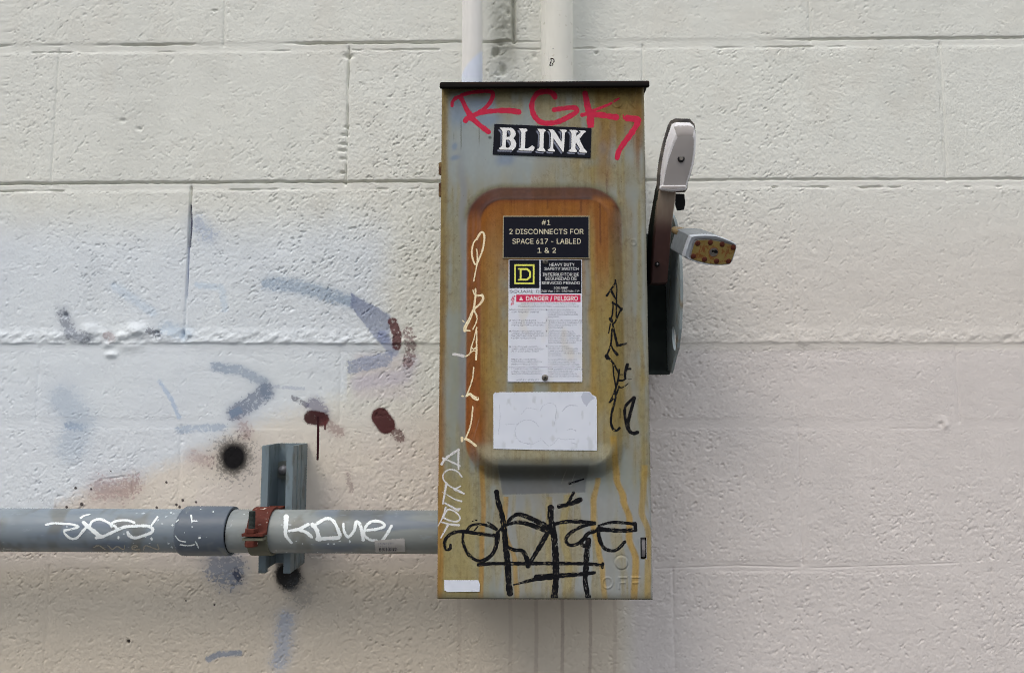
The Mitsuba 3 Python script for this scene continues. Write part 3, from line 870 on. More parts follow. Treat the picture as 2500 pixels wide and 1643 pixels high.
    for x0, y0, y1, w_ in ((1122, 300, 385, 1.6), (1168, 305, 372, 1.4), (1103, 330, 360, 1.2), (1338, 505, 545, 2.2), (1250, 512, 540, 1.5), (1300, 508, 530, 1.3), (1420, 512, 560, 2.0), (1466, 520, 640, 2.2), (1488, 430, 520, 1.4)):
        c = mix(c, A(84, 84, 76) if y0 < 400 else A(72, 40, 24), .55 * smoothstep(w_ * 1.6, w_ * .4, dr.abs(X - x0 - 2.5 * (noise(Y / 24, x0 * 1.0, 1.5) - .5))) * smoothstep(y0 - 4, y0 + 6, Y) * smoothstep(y1, y1 - 30, Y))
    scr = smoothstep(.74, .80, noise((X + Y * .3) / 3, (Y - X * .2) / 60, 41.5)) * smoothstep(.55, .7, noise(X / 60, Y / 70, 51.5))
    c = mix(c, A(150, 152, 146), .3 * scr)
    speckle = smoothstep(.76, .84, fbm(X / 2.6, Y / 2.6, 61.5, 2)) * smoothstep(.42, .62, cloud)
    c = mix(c, A(86, 62, 36), .5 * speckle)
    c = mix(c, A(58, 66, 66), .8 * smoothstep(6, 2, dr.sqrt(dr.square(X - 1195) + dr.square(Y - 343))))
    chips = smoothstep(.77, .83, noise(X / 3.2, Y / 3.2, 21.5)) * smoothstep(.6, .75, noise(X / 40, Y / 50, 31.5))
    c = mix(c, A(76, 48, 28), .6 * chips)
    # grain: flaking scale where the rust sits, hard edged weeps under it
    redness = smoothstep(.01, .07, c.x - c.z)
    scale_ = fbm(X / 2.2, Y / 2.4, 71.5, 3)
    c = c * mi.Color3f(1.02, .99, .93)
    c = c * (1 + redness * (0.34 * (scale_ - .5) + .2 * (fine - .5)))
    weep = smoothstep(.545, .565, fbm((X + .3 * warp) / 6.5, Y / 150, 81.5, 2)) * redness
    c = mix(c, c * mi.Color3f(.80, .74, .66), .42 * weep)
    flake = smoothstep(.60, .63, fbm(X / 7, Y / 9, 91.5, 4)) * smoothstep(.03, .08, c.x - c.z)
    c = mix(c, c * mi.Color3f(.72, .66, .62), .45 * flake)
    return c * (0.94 + 0.12 * fine)


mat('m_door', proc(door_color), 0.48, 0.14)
mat('m_side', proc(lambda p, n, uv: mix(mix(A(112, 112, 98), A(104, 88, 52), smoothstep(.4, .6, fbm(p.y * 40, p.z * 9, 1.5))), A(104, 60, 28), smoothstep(.6, .72, fbm(p.y * 60, p.z * 25, 4.5)))), 0.6, 0.3)
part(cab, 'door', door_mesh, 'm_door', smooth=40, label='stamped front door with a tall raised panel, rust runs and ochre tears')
part(cab, 'body', rbox((cL + .004, -YD + .0172, cB + .003), (cR - .004, 0.003, cT - .002), .003), 'm_side')
# recess behind the latch slot and the latch tongue in it
mat('m_black', rgb(14, 14, 15), 0.6, 0.12)
mat('m_steel', proc(lambda p, n, uv: mix(A(150, 148, 152), A(112, 108, 108), fbm(p.x * 300, p.z * 220, 1.5))), 0.42, 0.5, 0.3)
sx0, sx1, sz1, sz0 = SLOT
tz = np.array([(0, 0), (.0075, .002), (.010, .010), (.010, .021), (.0045, .0255), (0, .0262)])
latch = part(cab, 'latch', prism_x(Polygon([(YD - .012 + u * .95, sz0 - .0004 + v) for u, v in tz] + [(YD - .02, sz0 + .026), (YD - .02, sz0)]), sx1 - .0052, sx1 - .0012), 'm_steel', label='grey steel latch tongue in a dark slot')
part(cab, 'slot_liner', cat(rbox((sx0 - .002, -YD + .0152, sz0 - .002), (sx1 + .002, -YD + .0166, sz1 + .002), .0003),
                            rbox((sx0 - .0014, -YD + .0016, sz0 - .001), (sx0 - .0002, -YD + .0150, sz1 + .001), .0003)), 'm_black')

# --- drip hood over the door
hT, hB = float(at(1330, 199.5, YD + .012)[2]), float(at(1330, 215.5, YD + .012)[2])
hx0, hx1 = float(at(1077.5, 207, YD + .012)[0]) - .002, float(at(1581.5, 207, YD + .012)[0]) + .002
mat('m_hood', proc(lambda p, n, uv: mix(A(14, 11, 10), A(40, 22, 16), smoothstep(.4, .7, fbm(p.x * 60, p.y * 40, p.z * 200)) * smoothstep(hB + .003, hT, p.z))), 0.6, 0.1)
hood = cat(rbox((hx0, -YD - .0135, hB + .0002), (hx1, -YD - .0090, hT), .0018), rbox((hx0 + .0004, -YD - .0095, hT - .0024), (hx1 - .0004, .002, hT - .0004), .0009))
part(cab, 'hood', hood, 'm_hood', smooth=40, label='black rusted drip hood along the top edge')
# --- hinges on the left edge
mat('m_rust', proc(lambda p, n, uv: mix(A(92, 54, 34), A(132, 82, 44), fbm(p.x * 150, p.y * 150, p.z * 120))), 0.8, 0.2)
mat('m_hinge', proc(lambda p, n, uv: mix(A(104, 84, 50), A(70, 44, 28), smoothstep(.4, .6, fbm(p.x * 150, p.y * 150, p.z * 120)))), 0.7, 0.25)
for y0, y1, xo in ((396, 424, 3.5), (446, 478, 3.5), (1186, 1236, -1), (1240, 1330, -1)):
    z1, z0 = float(at(1072, y0, YD)[2]), float(at(1072, y1, YD)[2])
    xx = float(at(1072, (y0 + y1) / 2, YD - .003)[0])
    part(cab, 'hinge_knuckle', tube([(xx + xo * SX * .5 + .0015, -YD + .0042, z0), (xx + xo * SX * .5 + .0015, -YD + .0042, z1)], .0030, 14), 'm_hinge', smooth=40)
# --- marker tags on the door
mat('m_red', proc(lambda p, n, uv: mix(A(190, 36, 68), A(170, 34, 62), fbm(p.x * 160, p.z * 160, .5))), 0.5, 0.15)
mat('m_ink', proc(lambda p, n, uv: mix(mix(A(13, 14, 18), A(30, 28, 30), smoothstep(.5, .8, fbm(p.x * 250, p.z * 250, .5))), A(66, 62, 58), .6 * smoothstep(.60, .74, fbm(p.x * 420, p.z * 420, 4.5)))), 0.6, 0.12)
mat('m_cream', proc(lambda p, n, uv: mix(A(226, 212, 182), A(214, 190, 152), fbm(p.x * 200, p.z * 120, .5))), 0.5, 0.35)
mat('m_chalk', proc(lambda p, n, uv: mix(A(200, 198, 194), A(186, 186, 190), fbm(p.x * 220, p.z * 220, .5))), 0.55, 0.3)
r1, r2 = ((1060, 195), 7.98), ((1310, 195), 7.98)
red = unary_union([
    marker([([(350, 510), (360, 430), (440, 350), (500, 345), (545, 400), (620, 560), (690, 680), (700, 750)], (46, 92)),
            ([(700, 720), (800, 810), (900, 900), (1060, 1020)], (76, 88)),
            ([(480, 340), (560, 300), (720, 255), (900, 235), (1060, 230), (1140, 260), (1140, 330), (1100, 430), (1000, 550), (880, 640), (760, 700), (640, 760), (610, 800)], (54, 74)),
            ([(760, 705), (950, 640), (1200, 610), (1450, 605), (1645, 632)], (66, 92))], *r1, RNG, .02, 1.22),
    marker([([(360, 350), (330, 290), (250, 240), (130, 238), (20, 270), (-50, 360), (-85, 450), (-90, 580), (-35, 720), (65, 820), (200, 852), (400, 830), (600, 740), (770, 640), (790, 585), (720, 548), (560, 558), (340, 590)], (88, 74)),
            ([(945, 270), (970, 400), (1000, 550), (1040, 700), (1052, 850)], (104, 112)), ([(890, 690), (1000, 660), (1150, 590), (1300, 530), (1420, 480), (1600, 370)], (66, 30)),
            ([(1060, 680), (1250, 690), (1400, 715), (1545, 735)], (86, 94)), ([(1010, 920), (1100, 914)], 36), ([(1690, 690), (1695, 760)], 18),
            ([(1770, 752), (1880, 765), (1970, 775)], 108), ([(1985, 790), (1930, 920), (1800, 1110), (1680, 1270), (1600, 1400), (1570, 1525)], (100, 76))], *r2, RNG, .02, 1.22)])
part(cab, 'red_tag', on_surface(red, door_at), 'm_red', label='red marker scrawl reading R GK 7 across the top of the door')
q1, q2, q3 = ((1040, 550), 5.585), ((1040, 830), 5.585), ((1040, 1070), 5.585)
cream = unary_union([
    marker([([(700, 180), (650, 240), (625, 360), (640, 470), (680, 540), (720, 470), (770, 340), (795, 200), (790, 120), (760, 95), (720, 140), (695, 190)], (20, 28)),
            ([(690, 330), (700, 400), (700, 500), (675, 640), (650, 765)], (22, 15)), ([(675, 870), (675, 960), (655, 1120), (630, 1190), (590, 1290), (540, 1380), (530, 1435)], (20, 46)),
            ([(640, 885), (660, 940), (690, 960), (765, 955)], (14, 32)), ([(765, 955), (780, 1000), (740, 1070), (660, 1150), (690, 1230), (690, 1310), (640, 1420)], (34, 14)), ([(555, 1435), (600, 1440)], 18), ([(500, 1300), (520, 1320)], 14)], *q1, RNG, .1),
    marker([([(690, -170), (650, 0), (620, 90), (600, 180), (545, 225)], (14, 20)), ([(692, -170), (690, 0), (690, 130), (682, 265)], (16, 26)), ([(620, 105), (650, 125), (690, 100)], 22), ([(605, 175), (640, 150), (670, 150)], 14),
            ([(650, 375), (640, 500), (600, 640), (550, 765)], 17), ([(550, 765), (600, 738), (650, 780), (695, 800)], (26, 52)), ([(490, 765), (508, 765)], 20),
            ([(640, 910), (620, 1100), (590, 1220), (540, 1340)], 20), ([(490, 1335), (492, 1375)], 34), ([(535, 1350), (575, 1360), (630, 1400), (678, 1440)], (38, 36))], *q2, RNG, .1)])
part(cab, 'cream_tag', on_surface(cream, door_at), 'm_cream', label='cream marker letters Q BALL running down the left side')
chalk = unary_union([
    marker([([(215, 350), (270, 270), (445, 150)], (36, 30)), ([(445, 150), (440, 280), (445, 420)], (30, 22)), ([(230, 270), (330, 310), (465, 375)], 24),
            ([(490, 525), (440, 460), (370, 425), (300, 430), (240, 480), (235, 550), (290, 620), (390, 680), (470, 650)], 20), ([(390, 690), (515, 750)], (34, 26)),
            ([(280, 610), (260, 720), (230, 890)], (30, 22)), ([(290, 770), (400, 830), (485, 855)], (12, 24)), ([(220, 730), (300, 770)], 8), ([(260, 880), (350, 930), (440, 980)], (20, 34)),
            ([(270, 940), (225, 1080), (165, 1190)], (28, 12)), ([(230, 1080), (300, 970), (400, 1000), (465, 1080), (420, 1130), (330, 1120), (240, 1080)], 22), ([(400, 965), (460, 960)], 26),
            ([(215, 1140), (330, 1170), (450, 1180)], (20, 32)), ([(300, 1180), (250, 1270), (205, 1350)], (26, 18))], *q3, RNG, .12)])
part(cab, 'white_tag', on_surface(chalk, door_at), 'm_chalk', label='white chalky marker letters at the lower left edge')
part(cab, 'white_dash', on_surface(marker([([(370, 195), (430, 200), (510, 220)], 34)], *q2, RNG, .1), door_at), 'm_chalk')
i1, i2 = ((1440, 670), 6.98), ((1440, 860), 6.98)
ink1 = unary_union([
    marker([([(435, 100), (430, 150), (360, 260), (290, 360)], (24, 34)), ([(445, 140), (460, 250), (455, 400), (450, 720)], 20), ([(360, 270), (400, 350), (450, 430)], (44, 24)),
            ([(390, 470), (395, 560), (380, 700), (360, 760), (390, 830), (430, 810), (490, 680), (530, 600)], 24), ([(390, 490), (470, 530), (530, 590)], 32), ([(352, 760), (370, 790)], 54), ([(540, 590), (530, 610)], 46),
            ([(350, 840), (320, 1000)], 20), ([(390, 850), (420, 1000), (470, 1210)], (26, 42)), ([(380, 940), (355, 1200), (290, 1380)], 28), ([(365, 1220), (410, 1300), (465, 1365)], (26, 46)), ([(288, 1390), (300, 1420)], 60),
            ([(310, 1410), (380, 1490), (430, 1564)], 32), ([(515, 1205), (620, 1175)], (38, 22))], *i1, RNG, .04, 1.15),
    marker([([(320, 90), (400, 190), (490, 350)], 28), ([(395, 210), (410, 400), (440, 570)], 24), ([(500, 290), (485, 450), (440, 620), (400, 760), (340, 845)], (26, 44)),
            ([(500, 590), (450, 720), (410, 900), (370, 1050), (360, 1200), (400, 1310), (460, 1330), (505, 1290)], (28, 42)), ([(510, 380), (560, 380)], 12), ([(500, 480), (560, 480), (610, 450)], 28), ([(490, 580), (530, 605), (570, 590)], 22),
            ([(640, 210), (605, 330), (600, 430)], (46, 34)), ([(610, 290), (690, 280)], 36), ([(600, 575), (655, 530)], 13), ([(660, 460), (710, 460)], 9), ([(515, 950), (515, 1120)], 9),
            ([(750, 770), (610, 920), (600, 1100), (640, 1300)], 44), ([(760, 780), (700, 1000), (650, 1200), (670, 1330), (740, 1380), (808, 1362)], (48, 60))], *i2, RNG, .04, 1.15)])
part(cab, 'black_tag', on_surface(ink1, door_at), 'm_ink', label='thin black marker tag running down the right side')
e1, e2 = ((1060, 1160), 4.889), ((1310, 1160), 4.889)
ink2 = unary_union([
    marker([([(195, 830), (190, 875), (140, 880), (125, 800), (160, 730), (240, 680), (340, 670), (500, 690), (650, 710), (750, 720)], (34, 42)),
            ([(345, 700), (345, 800), (400, 930), (500, 1010), (600, 1010), (700, 930), (750, 800), (760, 680)], (30, 50)), ([(380, 670), (440, 600), (540, 580), (640, 600), (740, 640)], (28, 34)), ([(480, 660), (520, 610)], 16),
            ([(740, 760), (742, 820)], 40), ([(455, 548), (465, 545)], 10), ([(495, 535), (510, 535)], 12), ([(640, 560), (690, 590), (740, 640)], (14, 40)),
            ([(745, 200), (760, 300), (810, 480), (840, 700), (860, 900), (880, 1100), (890, 1300), (905, 1405)], (52, 76)),
            ([(775, 660), (850, 590), (930, 500), (1000, 465), (1100, 490), (1250, 560), (1390, 640)], (26, 62)), ([(860, 590), (1000, 560), (1150, 590), (1390, 680)], (34, 56)),
            ([(870, 850), (960, 890), (1050, 900), (1100, 980), (1120, 1080)], (34, 56)), ([(1120, 1080), (1230, 900), (1340, 710)], (44, 60)),
            ([(530, 1065), (700, 1052), (900, 1052), (1222, 1050)], (38, 46)), ([(950, 1305), (1200, 1240), (1430, 1200)], (16, 70))], *e1, RNG, .2, 1.08),
    marker([([(170, 390), (168, 520), (200, 650), (220, 850), (230, 1050), (230, 1250), (212, 1450)], (66, 72)), ([(220, 580), (330, 555), (480, 550), (690, 570)], (36, 48)),
            ([(690, 575), (540, 610), (400, 690), (350, 770), (390, 830), (480, 820), (560, 760), (620, 690), (750, 650)], (36, 44)), (O_(580, 800, 40, 45, 10), 44), ([(620, 770), (600, 900), (590, 1100), (580, 1250), (600, 1380), (620, 1470)], (66, 56)),
            ([(740, 600), (900, 560), (1080, 570), (1175, 580)], (26, 40)), ([(1175, 575), (1182, 650)], 40), ([(1180, 650), (1000, 660), (740, 640)], (44, 50)), ([(740, 640), (745, 740), (800, 860), (900, 900), (980, 870), (1050, 795)], (42, 38)),
            ([(0, 1050), (300, 1050), (600, 1055), (780, 1070)], (44, 36)), ([(790, 1050), (785, 1100)], 28), ([(0, 1215), (200, 1200), (500, 1180), (690, 1160)], (66, 36)),
            ([(270, 370), (400, 340), (520, 290)], (46, 56)), ([(375, 335), (440, 210)], (38, 34)), ([(395, 98), (560, 45)], (26, 16))], *e2, RNG, .2, 1.08)])
part(cab, 'large_black_tag', on_surface(ink2.intersection(Polygon([(1078, 216), (1578, 216), (1584, 1459), (1070, 1459)])), door_at), 'm_ink', label='broad dry black marker tag across the foot of the door')


# --- flat plates and stickers
def plate_pts(px, py, d):
    return at(px, py, d)


def sheet(poly, d0, thick, name, bsdf, holder=cab, smooth=False, label=None, cell=40.0):
    """A thin plate: a pixel outline standing d0 in front of the wall, thick metres thick."""
    c = np.asarray(Polygon(poly).exterior.coords)[:-1]
    if Polygon(poly).exterior.is_ccw:
        c = c[::-1]
    f = at(c[:, 0], c[:, 1], d0 + thick)
    b = f.copy()
    b[:, 1] = -d0
    return part(holder, name, loft([b, f]), bsdf, smooth, label)


def film(shape, d, cell=400.0):
    """Print: a flat pixel shape d in front of the wall."""
    v, f = flat_mesh(shape, cell)
    return trimesh.Trimesh(at(v[:, 0], v[:, 1], d), f, process=False)


TEXTS = {}


def text(s, x, y, cap, d, width=None, bold=False, center=False):
    """Printed words; x, y = left end of the base line (or its middle) in photograph pixels, cap = height of capitals."""
    k = (s, bold)
    if k not in TEXTS:
        m = meshkit.text_mesh(s, 10.0, 0.01, bold)
        keep = (m.vertices[m.faces][:, :, 2] > 0.009).all(1)
        m = trimesh.Trimesh(m.vertices, m.faces[keep], process=False)
        m.remove_unreferenced_vertices()
        TEXTS[k] = m
    m = TEXTS[k]
    v = np.asarray(m.vertices)
    u = cap / 10.0
    w = v[:, 0].max() - v[:, 0].min()
    ux = width / w if width else u
    x0 = x - (w * ux / 2 if center else 0)
    px, py = x0 + (v[:, 0] - v[:, 0].min()) * ux, y - v[:, 1] * u
    return trimesh.Trimesh(at(px, py, d), m.faces, process=False)


def quad(x0, y0, x1, y1):
    return Polygon([(x0, y0), (x1, y0), (x1, y1), (x0, y1)])


mat('m_sticker_black', proc(lambda p, n, uv: mix(A(8, 11, 22), A(15, 18, 28), fbm(p.x * 90, p.z * 90, .5))), 0.5, 0.12)
mat('m_plate_black', rgb(12, 14, 26), 0.5, 0.14)
mat('m_print_white', rgb(216, 218, 226), 0.5, 0.3)
mat('m_print_dim', rgb(108, 112, 128), 0.5, 0.3)
mat('m_print_ivory', rgb(206, 198, 172), 0.5, 0.3)
mat('m_print_yellow', rgb(206, 206, 92), 0.5, 0.3)
mat('m_print_red', rgb(184, 34, 74), 0.5, 0.3)
mat('m_print_ink', rgb(34, 36, 52), 0.5, 0.12)
mat('m_print_grey', rgb(112, 114, 128), 0.5, 0.2)
mat('m_label_white', proc(lambda p, n, uv: mix(mix(A(204, 207, 216), A(192, 196, 207), fbm(p.x * 40, p.z * 40, .5)), A(188, 178, 152), .45 * smoothstep(.52, .72, fbm(p.x * 55, p.z * 25, 5.5)))), 0.45, 0.2)
mat('m_paper', proc(lambda p, n, uv: mix(mix(A(200, 204, 213), A(190, 195, 206), fbm(p.x * 50, p.z * 50, .5)), A(168, 172, 178), .5 * smoothstep(.58, .72, fbm(p.x * 120, p.z * 60, 7.5)))), 0.6, 0.15)

# BLINK sticker
bs = 8.815
bp = lambda q: [(1190 + x / bs, 290 + y / bs) for x, y in q]
stk = [(1207, 303), (1444, 313), (1442, 386), (1203, 377)]
sheet(stk, YD + .0006, .0007, 'name_sticker', 'm_sticker_black', label='black sticker with white slab letters BLINK')
sticker = cab + '__name_sticker'
letters = []
LET = [([(262, 195), (510, 200), (560, 228), (600, 280), (612, 330), (598, 375), (558, 425), (600, 480), (622, 545), (612, 605), (575, 655), (540, 690), (520, 672), (262, 668), (245, 640), (300, 605), (318, 560), (325, 290), (310, 255), (275, 215)],
        [[(418, 260), (470, 255), (495, 285), (500, 340), (470, 395), (412, 400)], [(400, 455), (460, 455), (500, 500), (505, 560), (480, 610), (440, 635), (395, 625)]]),
       ([(675, 212), (835, 218), (868, 255), (820, 290), (815, 340), (808, 640), (870, 645), (935, 600), (965, 575), (1015, 620), (1005, 660), (985, 695), (690, 685), (662, 660), (715, 630), (730, 300), (705, 255)], []),
       ([(1072, 222), (1225, 228), (1265, 262), (1225, 285), (1215, 330), (1205, 630), (1250, 690), (1240, 710), (1090, 700), (1058, 665), (1105, 640), (1120, 600), (1128, 310), (1100, 260)], []),
       ([(1310, 232), (1400, 235), (1440, 262), (1580, 480), (1600, 500), (1608, 310), (1590, 275), (1550, 240), (1690, 240), (1715, 270), (1670, 305), (1655, 500), (1645, 710), (1620, 715), (1420, 420), (1412, 640), (1455, 690), (1445, 710), (1320, 705), (1295, 670), (1345, 645), (1360, 600), (1368, 320), (1345, 270)], []),
       ([(1757, 245), (1915, 250), (1955, 280), (1915, 310), (1905, 385), (2010, 295), (1965, 255), (2100, 260), (2125, 290), (2080, 315), (1985, 430), (2005, 500), (2085, 650), (2145, 715), (2130, 735), (1990, 728), (1965, 690), (1990, 665), (1985, 640), (1905, 515), (1890, 640), (1930, 700), (1915, 725), (1775, 718), (1742, 690), (1795, 655), (1805, 600), (1812, 330), (1790, 280)], [])]
for o, holes in LET:
    letters.append(Polygon(bp(o), [bp(q) for q in holes]).buffer(0))
lt = unary_union(letters)
sh = affinity.translate(lt, -38 / bs, 44 / bs).difference(lt.buffer(17 / bs, join_style=2)).intersection(Polygon(stk).buffer(-2))
part(sticker, 'lettering', film(lt, YD + .0016), 'm_print_white')
part(sticker, 'letter_shadow', film(sh, YD + .0015), 'm_print_dim')

# engraved nameplate
YP = YD + PH
mat('m_plate_edge', rgb(150, 140, 112), 0.4, 0.5)
np_out = [(1228, 527.5), (1439, 527.5), (1439, 631), (1227, 630)]
sheet(np_out, YP + .0002, .0016, 'nameplate', 'm_plate_edge', label='black engraved nameplate with four lines of pale capitals')
plate = cab + '__nameplate'
sheet([(1230, 529.5), (1437, 529.5), (1437, 629), (1229.5, 628)], YP + .0017, .0006, 'face', 'm_plate_black', plate)
tx = []
for s_, x, y, cap, w in (('#1', 1333, 549.5, 12, 21), ('2 DISCONNECTS FOR', 1334, 572, 12.5, 181), ('SPACE 617 - LABLED', 1334.5, 595.5, 12.5, 167), ('1 & 2', 1335, 617.5, 12, 45)):
    tx.append(text(s_, x, y, cap, YP + .0025, w, False, True))
part(plate, 'lettering', cat(*tx), 'm_print_ivory')

# warning label
wl = [(1242, 634), (1421, 634), (1421.5, 932), (1239.5, 932)]
sheet(wl, YP + .0002, .0012, 'warning_label', 'm_label_white', label='white bilingual danger label with black heading and red band')
warn = cab + '__warning_label'
dW = YP + .00155
part(warn, 'black_heading', film(unary_union([quad(1243.5, 635, 1317, 704), quad(1320, 635, 1419.5, 716.5)]), dW), 'm_plate_black')
D2 = dW + .00012
sq = quad(1255.5, 645.5, 1305, 694).difference(quad(1259.5, 649.5, 1301, 690))
dl = Polygon([(1264.5, 655), (1288, 655), (1296.5, 663), (1296.5, 677), (1288, 685), (1264.5, 685), (1264.5, 681.5), (1269, 681.5), (1269, 658.5), (1264.5, 658.5)], [[(1273.5, 659.5), (1286, 659.5), (1291.5, 665), (1291.5, 675), (1286, 680.5), (1273.5, 680.5)]])
part(warn, 'square_emblem', film(unary_union([sq, dl]), D2), 'm_print_yellow', label='yellow square outline around a slab letter D')
hd = [text(s_, x, y, cap, D2, w, False, True) for s_, x, y, cap, w in (
    ('HEAVY DUTY', 1372, 650, 7.2, 62), ('SAFETY SWITCH', 1371, 660, 7.2, 83), ('INTERRUPTOR DE', 1369, 674, 7.2, 88), ('SEGURIDAD DE', 1369, 684, 7.2, 77), ('SERVICIO PESADO', 1369, 694.5, 7.2, 93),
    ('100 AMP', 1369, 705.5, 5.2, 34), ('240 Vac / V~  250 Vdc / V-', 1369, 713.5, 5.2, 95))]
part(warn, 'heading_text', cat(*hd), 'm_print_white')
part(warn, 'maker_text', text('SQUARE D', 1280.5, 715.3, 7, D2, 73, False, True), 'm_print_ink')
part(warn, 'red_band', film(quad(1260, 719.5, 1417.5, 737.5), dW), 'm_print_red')
tri = Polygon([(1267, 733.5), (1272, 723.5), (1277, 733.5)])
ex = unary_union([quad(1271.3, 727, 1272.7, 730.8), quad(1271.3, 731.6, 1272.7, 732.9)])
part(warn, 'band_text', cat(text('DANGER / PELIGRO', 1347.5, 733.8, 10.2, D2, 127, True, True), film(tri.difference(ex), D2)), 'm_print_white')
bolt = Polygon([(1256, 721), (1258, 721.5), (1253.5, 730), (1257, 729.5), (1253, 740), (1255, 740), (1251.8, 745), (1250.3, 739.5), (1251.8, 740), (1254.3, 732), (1250.5, 732.8)])
part(warn, 'bolt_symbol', film(unary_union([bolt, affinity.translate(bolt, -3.6, 1.5).difference(bolt.buffer(1))]), D2), 'm_print_red')
part(warn, 'hazard_text', cat(text('HAZARD OF ELECTRIC SHOCK, BURN OR EXPLOSION', 1339, 743.5, 3.6, D2, 133, False, True), text('PELIGRO DE DESCARGA ELECTRICA, QUEMADURA O EXPLOSION', 1339, 750, 3.6, D2, 148, False, True)), 'm_print_grey')
body = []
for x, rows in ((1249, [(757.5, ['Never operate switch with door', 'open. Keep door fastened.']), (784, ['Turn off switch before', 'removing or installing fuses or', 'making load side connections.']),
                        (810, ['Always use a properly rated', 'voltage sensing device at all', 'line and load side fuse clips to', 'confirm switch is off.']), (848, ['Turn off power supplying', 'switch before doing any other', 'work on or inside switch.'])]),
                (1338, [(758, ['Nunca haga funcionar el', 'interruptor con la puerta', 'abierta. Mantenga la puerta', 'asegurada.']), (784, ['Apague el interruptor antes de', 'quitar o instalar fusibles o de', 'hacer las conexiones en el', 'lado de carga.']),
                        (810, ['Confirme siempre que el', 'interruptor esta apagado,', 'utilizando un dispositivo que', 'mida la tension en todas las', 'portafusibles conectados en el', 'lado de linea y de carga.']),
                        (847, ['Desconecte toda la', 'alimentacion al interruptor', 'antes de realizar cualquier', 'otro trabajo, sobre este y en', 'su interior.'])])):
    for y, ls in rows:
        for k, s_ in enumerate(ls):
            body.append(text(s_, x, y + 5.7 * k, 3.7, D2, 2.72 * len(s_)))
for x, y, ls in ((1248, 879, ['Failure to follow these', 'instructions will result in', 'death or serious injury.']), (1338, 879.5, ['El incumplimiento de estas', 'precauciones podra causar', 'la muerte o lesiones serias.']),
                 (1248, 902, ['To lock out switch, place', 'padlock hasp through hole in', 'faceplate and above handle.']), (1338, 902.5, ['Para bloquear el interruptor, se', 'pasara del candado debe', 'pasar por el agujero de la', 'placa de cierre del interior.'])):
    for k, s_ in enumerate(ls):
        body.append(text(s_, x, y + 5.9 * k, 3.8, D2, 2.72 * len(s_)))
body.append(text('40079 850 07', 1260, 929, 4, D2, 56))
part(warn, 'small_print', cat(*body), 'm_print_grey')
part(warn, 'bullet_marks', film(unary_union([Point(x, y - 1.6).buffer(1.5, 4) for x, ys in ((1245.3, (757.5, 784, 810, 848)), (1334.5, (758, 784, 810, 847))) for y in ys]), D2), 'm_print_ink', kind='stuff')
part(warn, 'rule_line', film(quad(1243, 895.2, 1418, 895.9), D2), 'm_print_grey')


def screw(holder, px, py, d, r_px, name='screw', bsdf='m_steel_dark', cross=True, label=None):
    c = at(px, py, d)
    r = r_px / 1750 * (1 - d)
    prof = [(r, 0), (r, .0006), (r * .86, .0018), (r * .55, .0026), (r * .2, .0029)]
    a = np.linspace(0, 2 * math.pi, 22, endpoint=False)
    rings = [np.stack([c[0] + q * np.cos(a), np.full(22, c[1] - h), c[2] + q * np.sin(a)], 1) for q, h in prof]
    k = part(holder, name, loft(rings), bsdf, smooth=45, label=label)
    if cross:
        m = cat(*[rbox((c[0] - l, c[1] - .00315, c[2] - s_), (c[0] + l, c[1] - .0026, c[2] + s_), .0001) for l, s_ in ((r * .5, r * .13), (r * .13, r * .5))])
        m.apply_transform(trimesh.transformations.rotation_matrix(.5, [0, 1, 0], c))
        part(k, 'drive_slot', m, 'm_black') if k.count('__') < 2 else None
    return k


mat('m_steel_dark', proc(lambda p, n, uv: mix(A(120, 116, 110), A(72, 66, 62), fbm(p.x * 400, p.z * 400, 1.5))), 0.4, 0.5, 0.4)
screw(cab, 1331.5, 639.5, YP + .0014, 7, label='upper screw of the warning label')
screw(cab, 1330.5, 922, YP + .0014, 8, label='lower screw of the warning label')

# blank white sticker, creased
def paper(poly, d, name, bsdf, label, amp=.0007):
    def place(px, py, lift):
        p = at(px, py, d)
        w = meshkit.fbm(np.stack([p[:, 0] * 60, p[:, 2] * 45, p[:, 0] * 0], -1), 3, 17)
        p[:, 1] -= lift + amp * w
        return p
    return part(cab, name, on_surface(poly, place, .0004, 4.0), bsdf, True, label), place


pk, pplace = paper(Polygon([(1204, 963), (1209, 957), (1213, 959.5), (1222, 957), (1240, 957.5), (1300, 957), (1380, 957), (1436, 955.5), (1441, 957), (1446, 964), (1455, 968), (1457, 976), (1457.5, 1099.5), (1400, 1099), (1300, 1097.5), (1204.5, 1095)]), YP + .0003, 'blank_sticker', 'm_paper', 'blank white sticker with torn upper corners and faint ghost outlines')
mat('m_ghost', rgb(166, 171, 184), 0.6, 0.3)
o3 = ((1050, 900), 2.607)
ghost = marker([(O_(620, 400, 80, 75, 14)[3:14], 3), ([(700, 270), (720, 235), (765, 218), (800, 240), (800, 300), (790, 360)], 3), ([(840, 270), (880, 235), (935, 235)], 5), ([(870, 390), (900, 382), (930, 395)], 4), ([(560, 460), (640, 480), (700, 455)], 2.5),
                ([(800, 440), (860, 450), (920, 445)], 3), ([(440, 230), (445, 300), (436, 420)], 2.5), ([(480, 355), (560, 350)], 2), ([(905, 470), (930, 478)], 4), ([(580, 290), (620, 250), (680, 260)], 2), ([(700, 440), (760, 490), (820, 440)], 2.5)], *o3, RNG)
part(pk, 'ghost_outline', on_surface(ghost, pplace, .0006, 6.0), 'm_ghost')
smear = Polygon([(1418, 968), (1424, 957.5), (1440, 957), (1446, 966), (1452, 972), (1440, 980), (1432, 992), (1424, 984)])
part(pk, 'torn_corner', on_surface(smear, pplace, .0005, 4.0), 'm_ghost')
paper(Polygon([(1084, 1415), (1168, 1415), (1170, 1421), (1172, 1424), (1171, 1443.5), (1090, 1444), (1088, 1440), (1085, 1441)]), YD + .0006, 'small_sticker', 'm_paper', 'small blank white sticker low in the left corner', .0003)

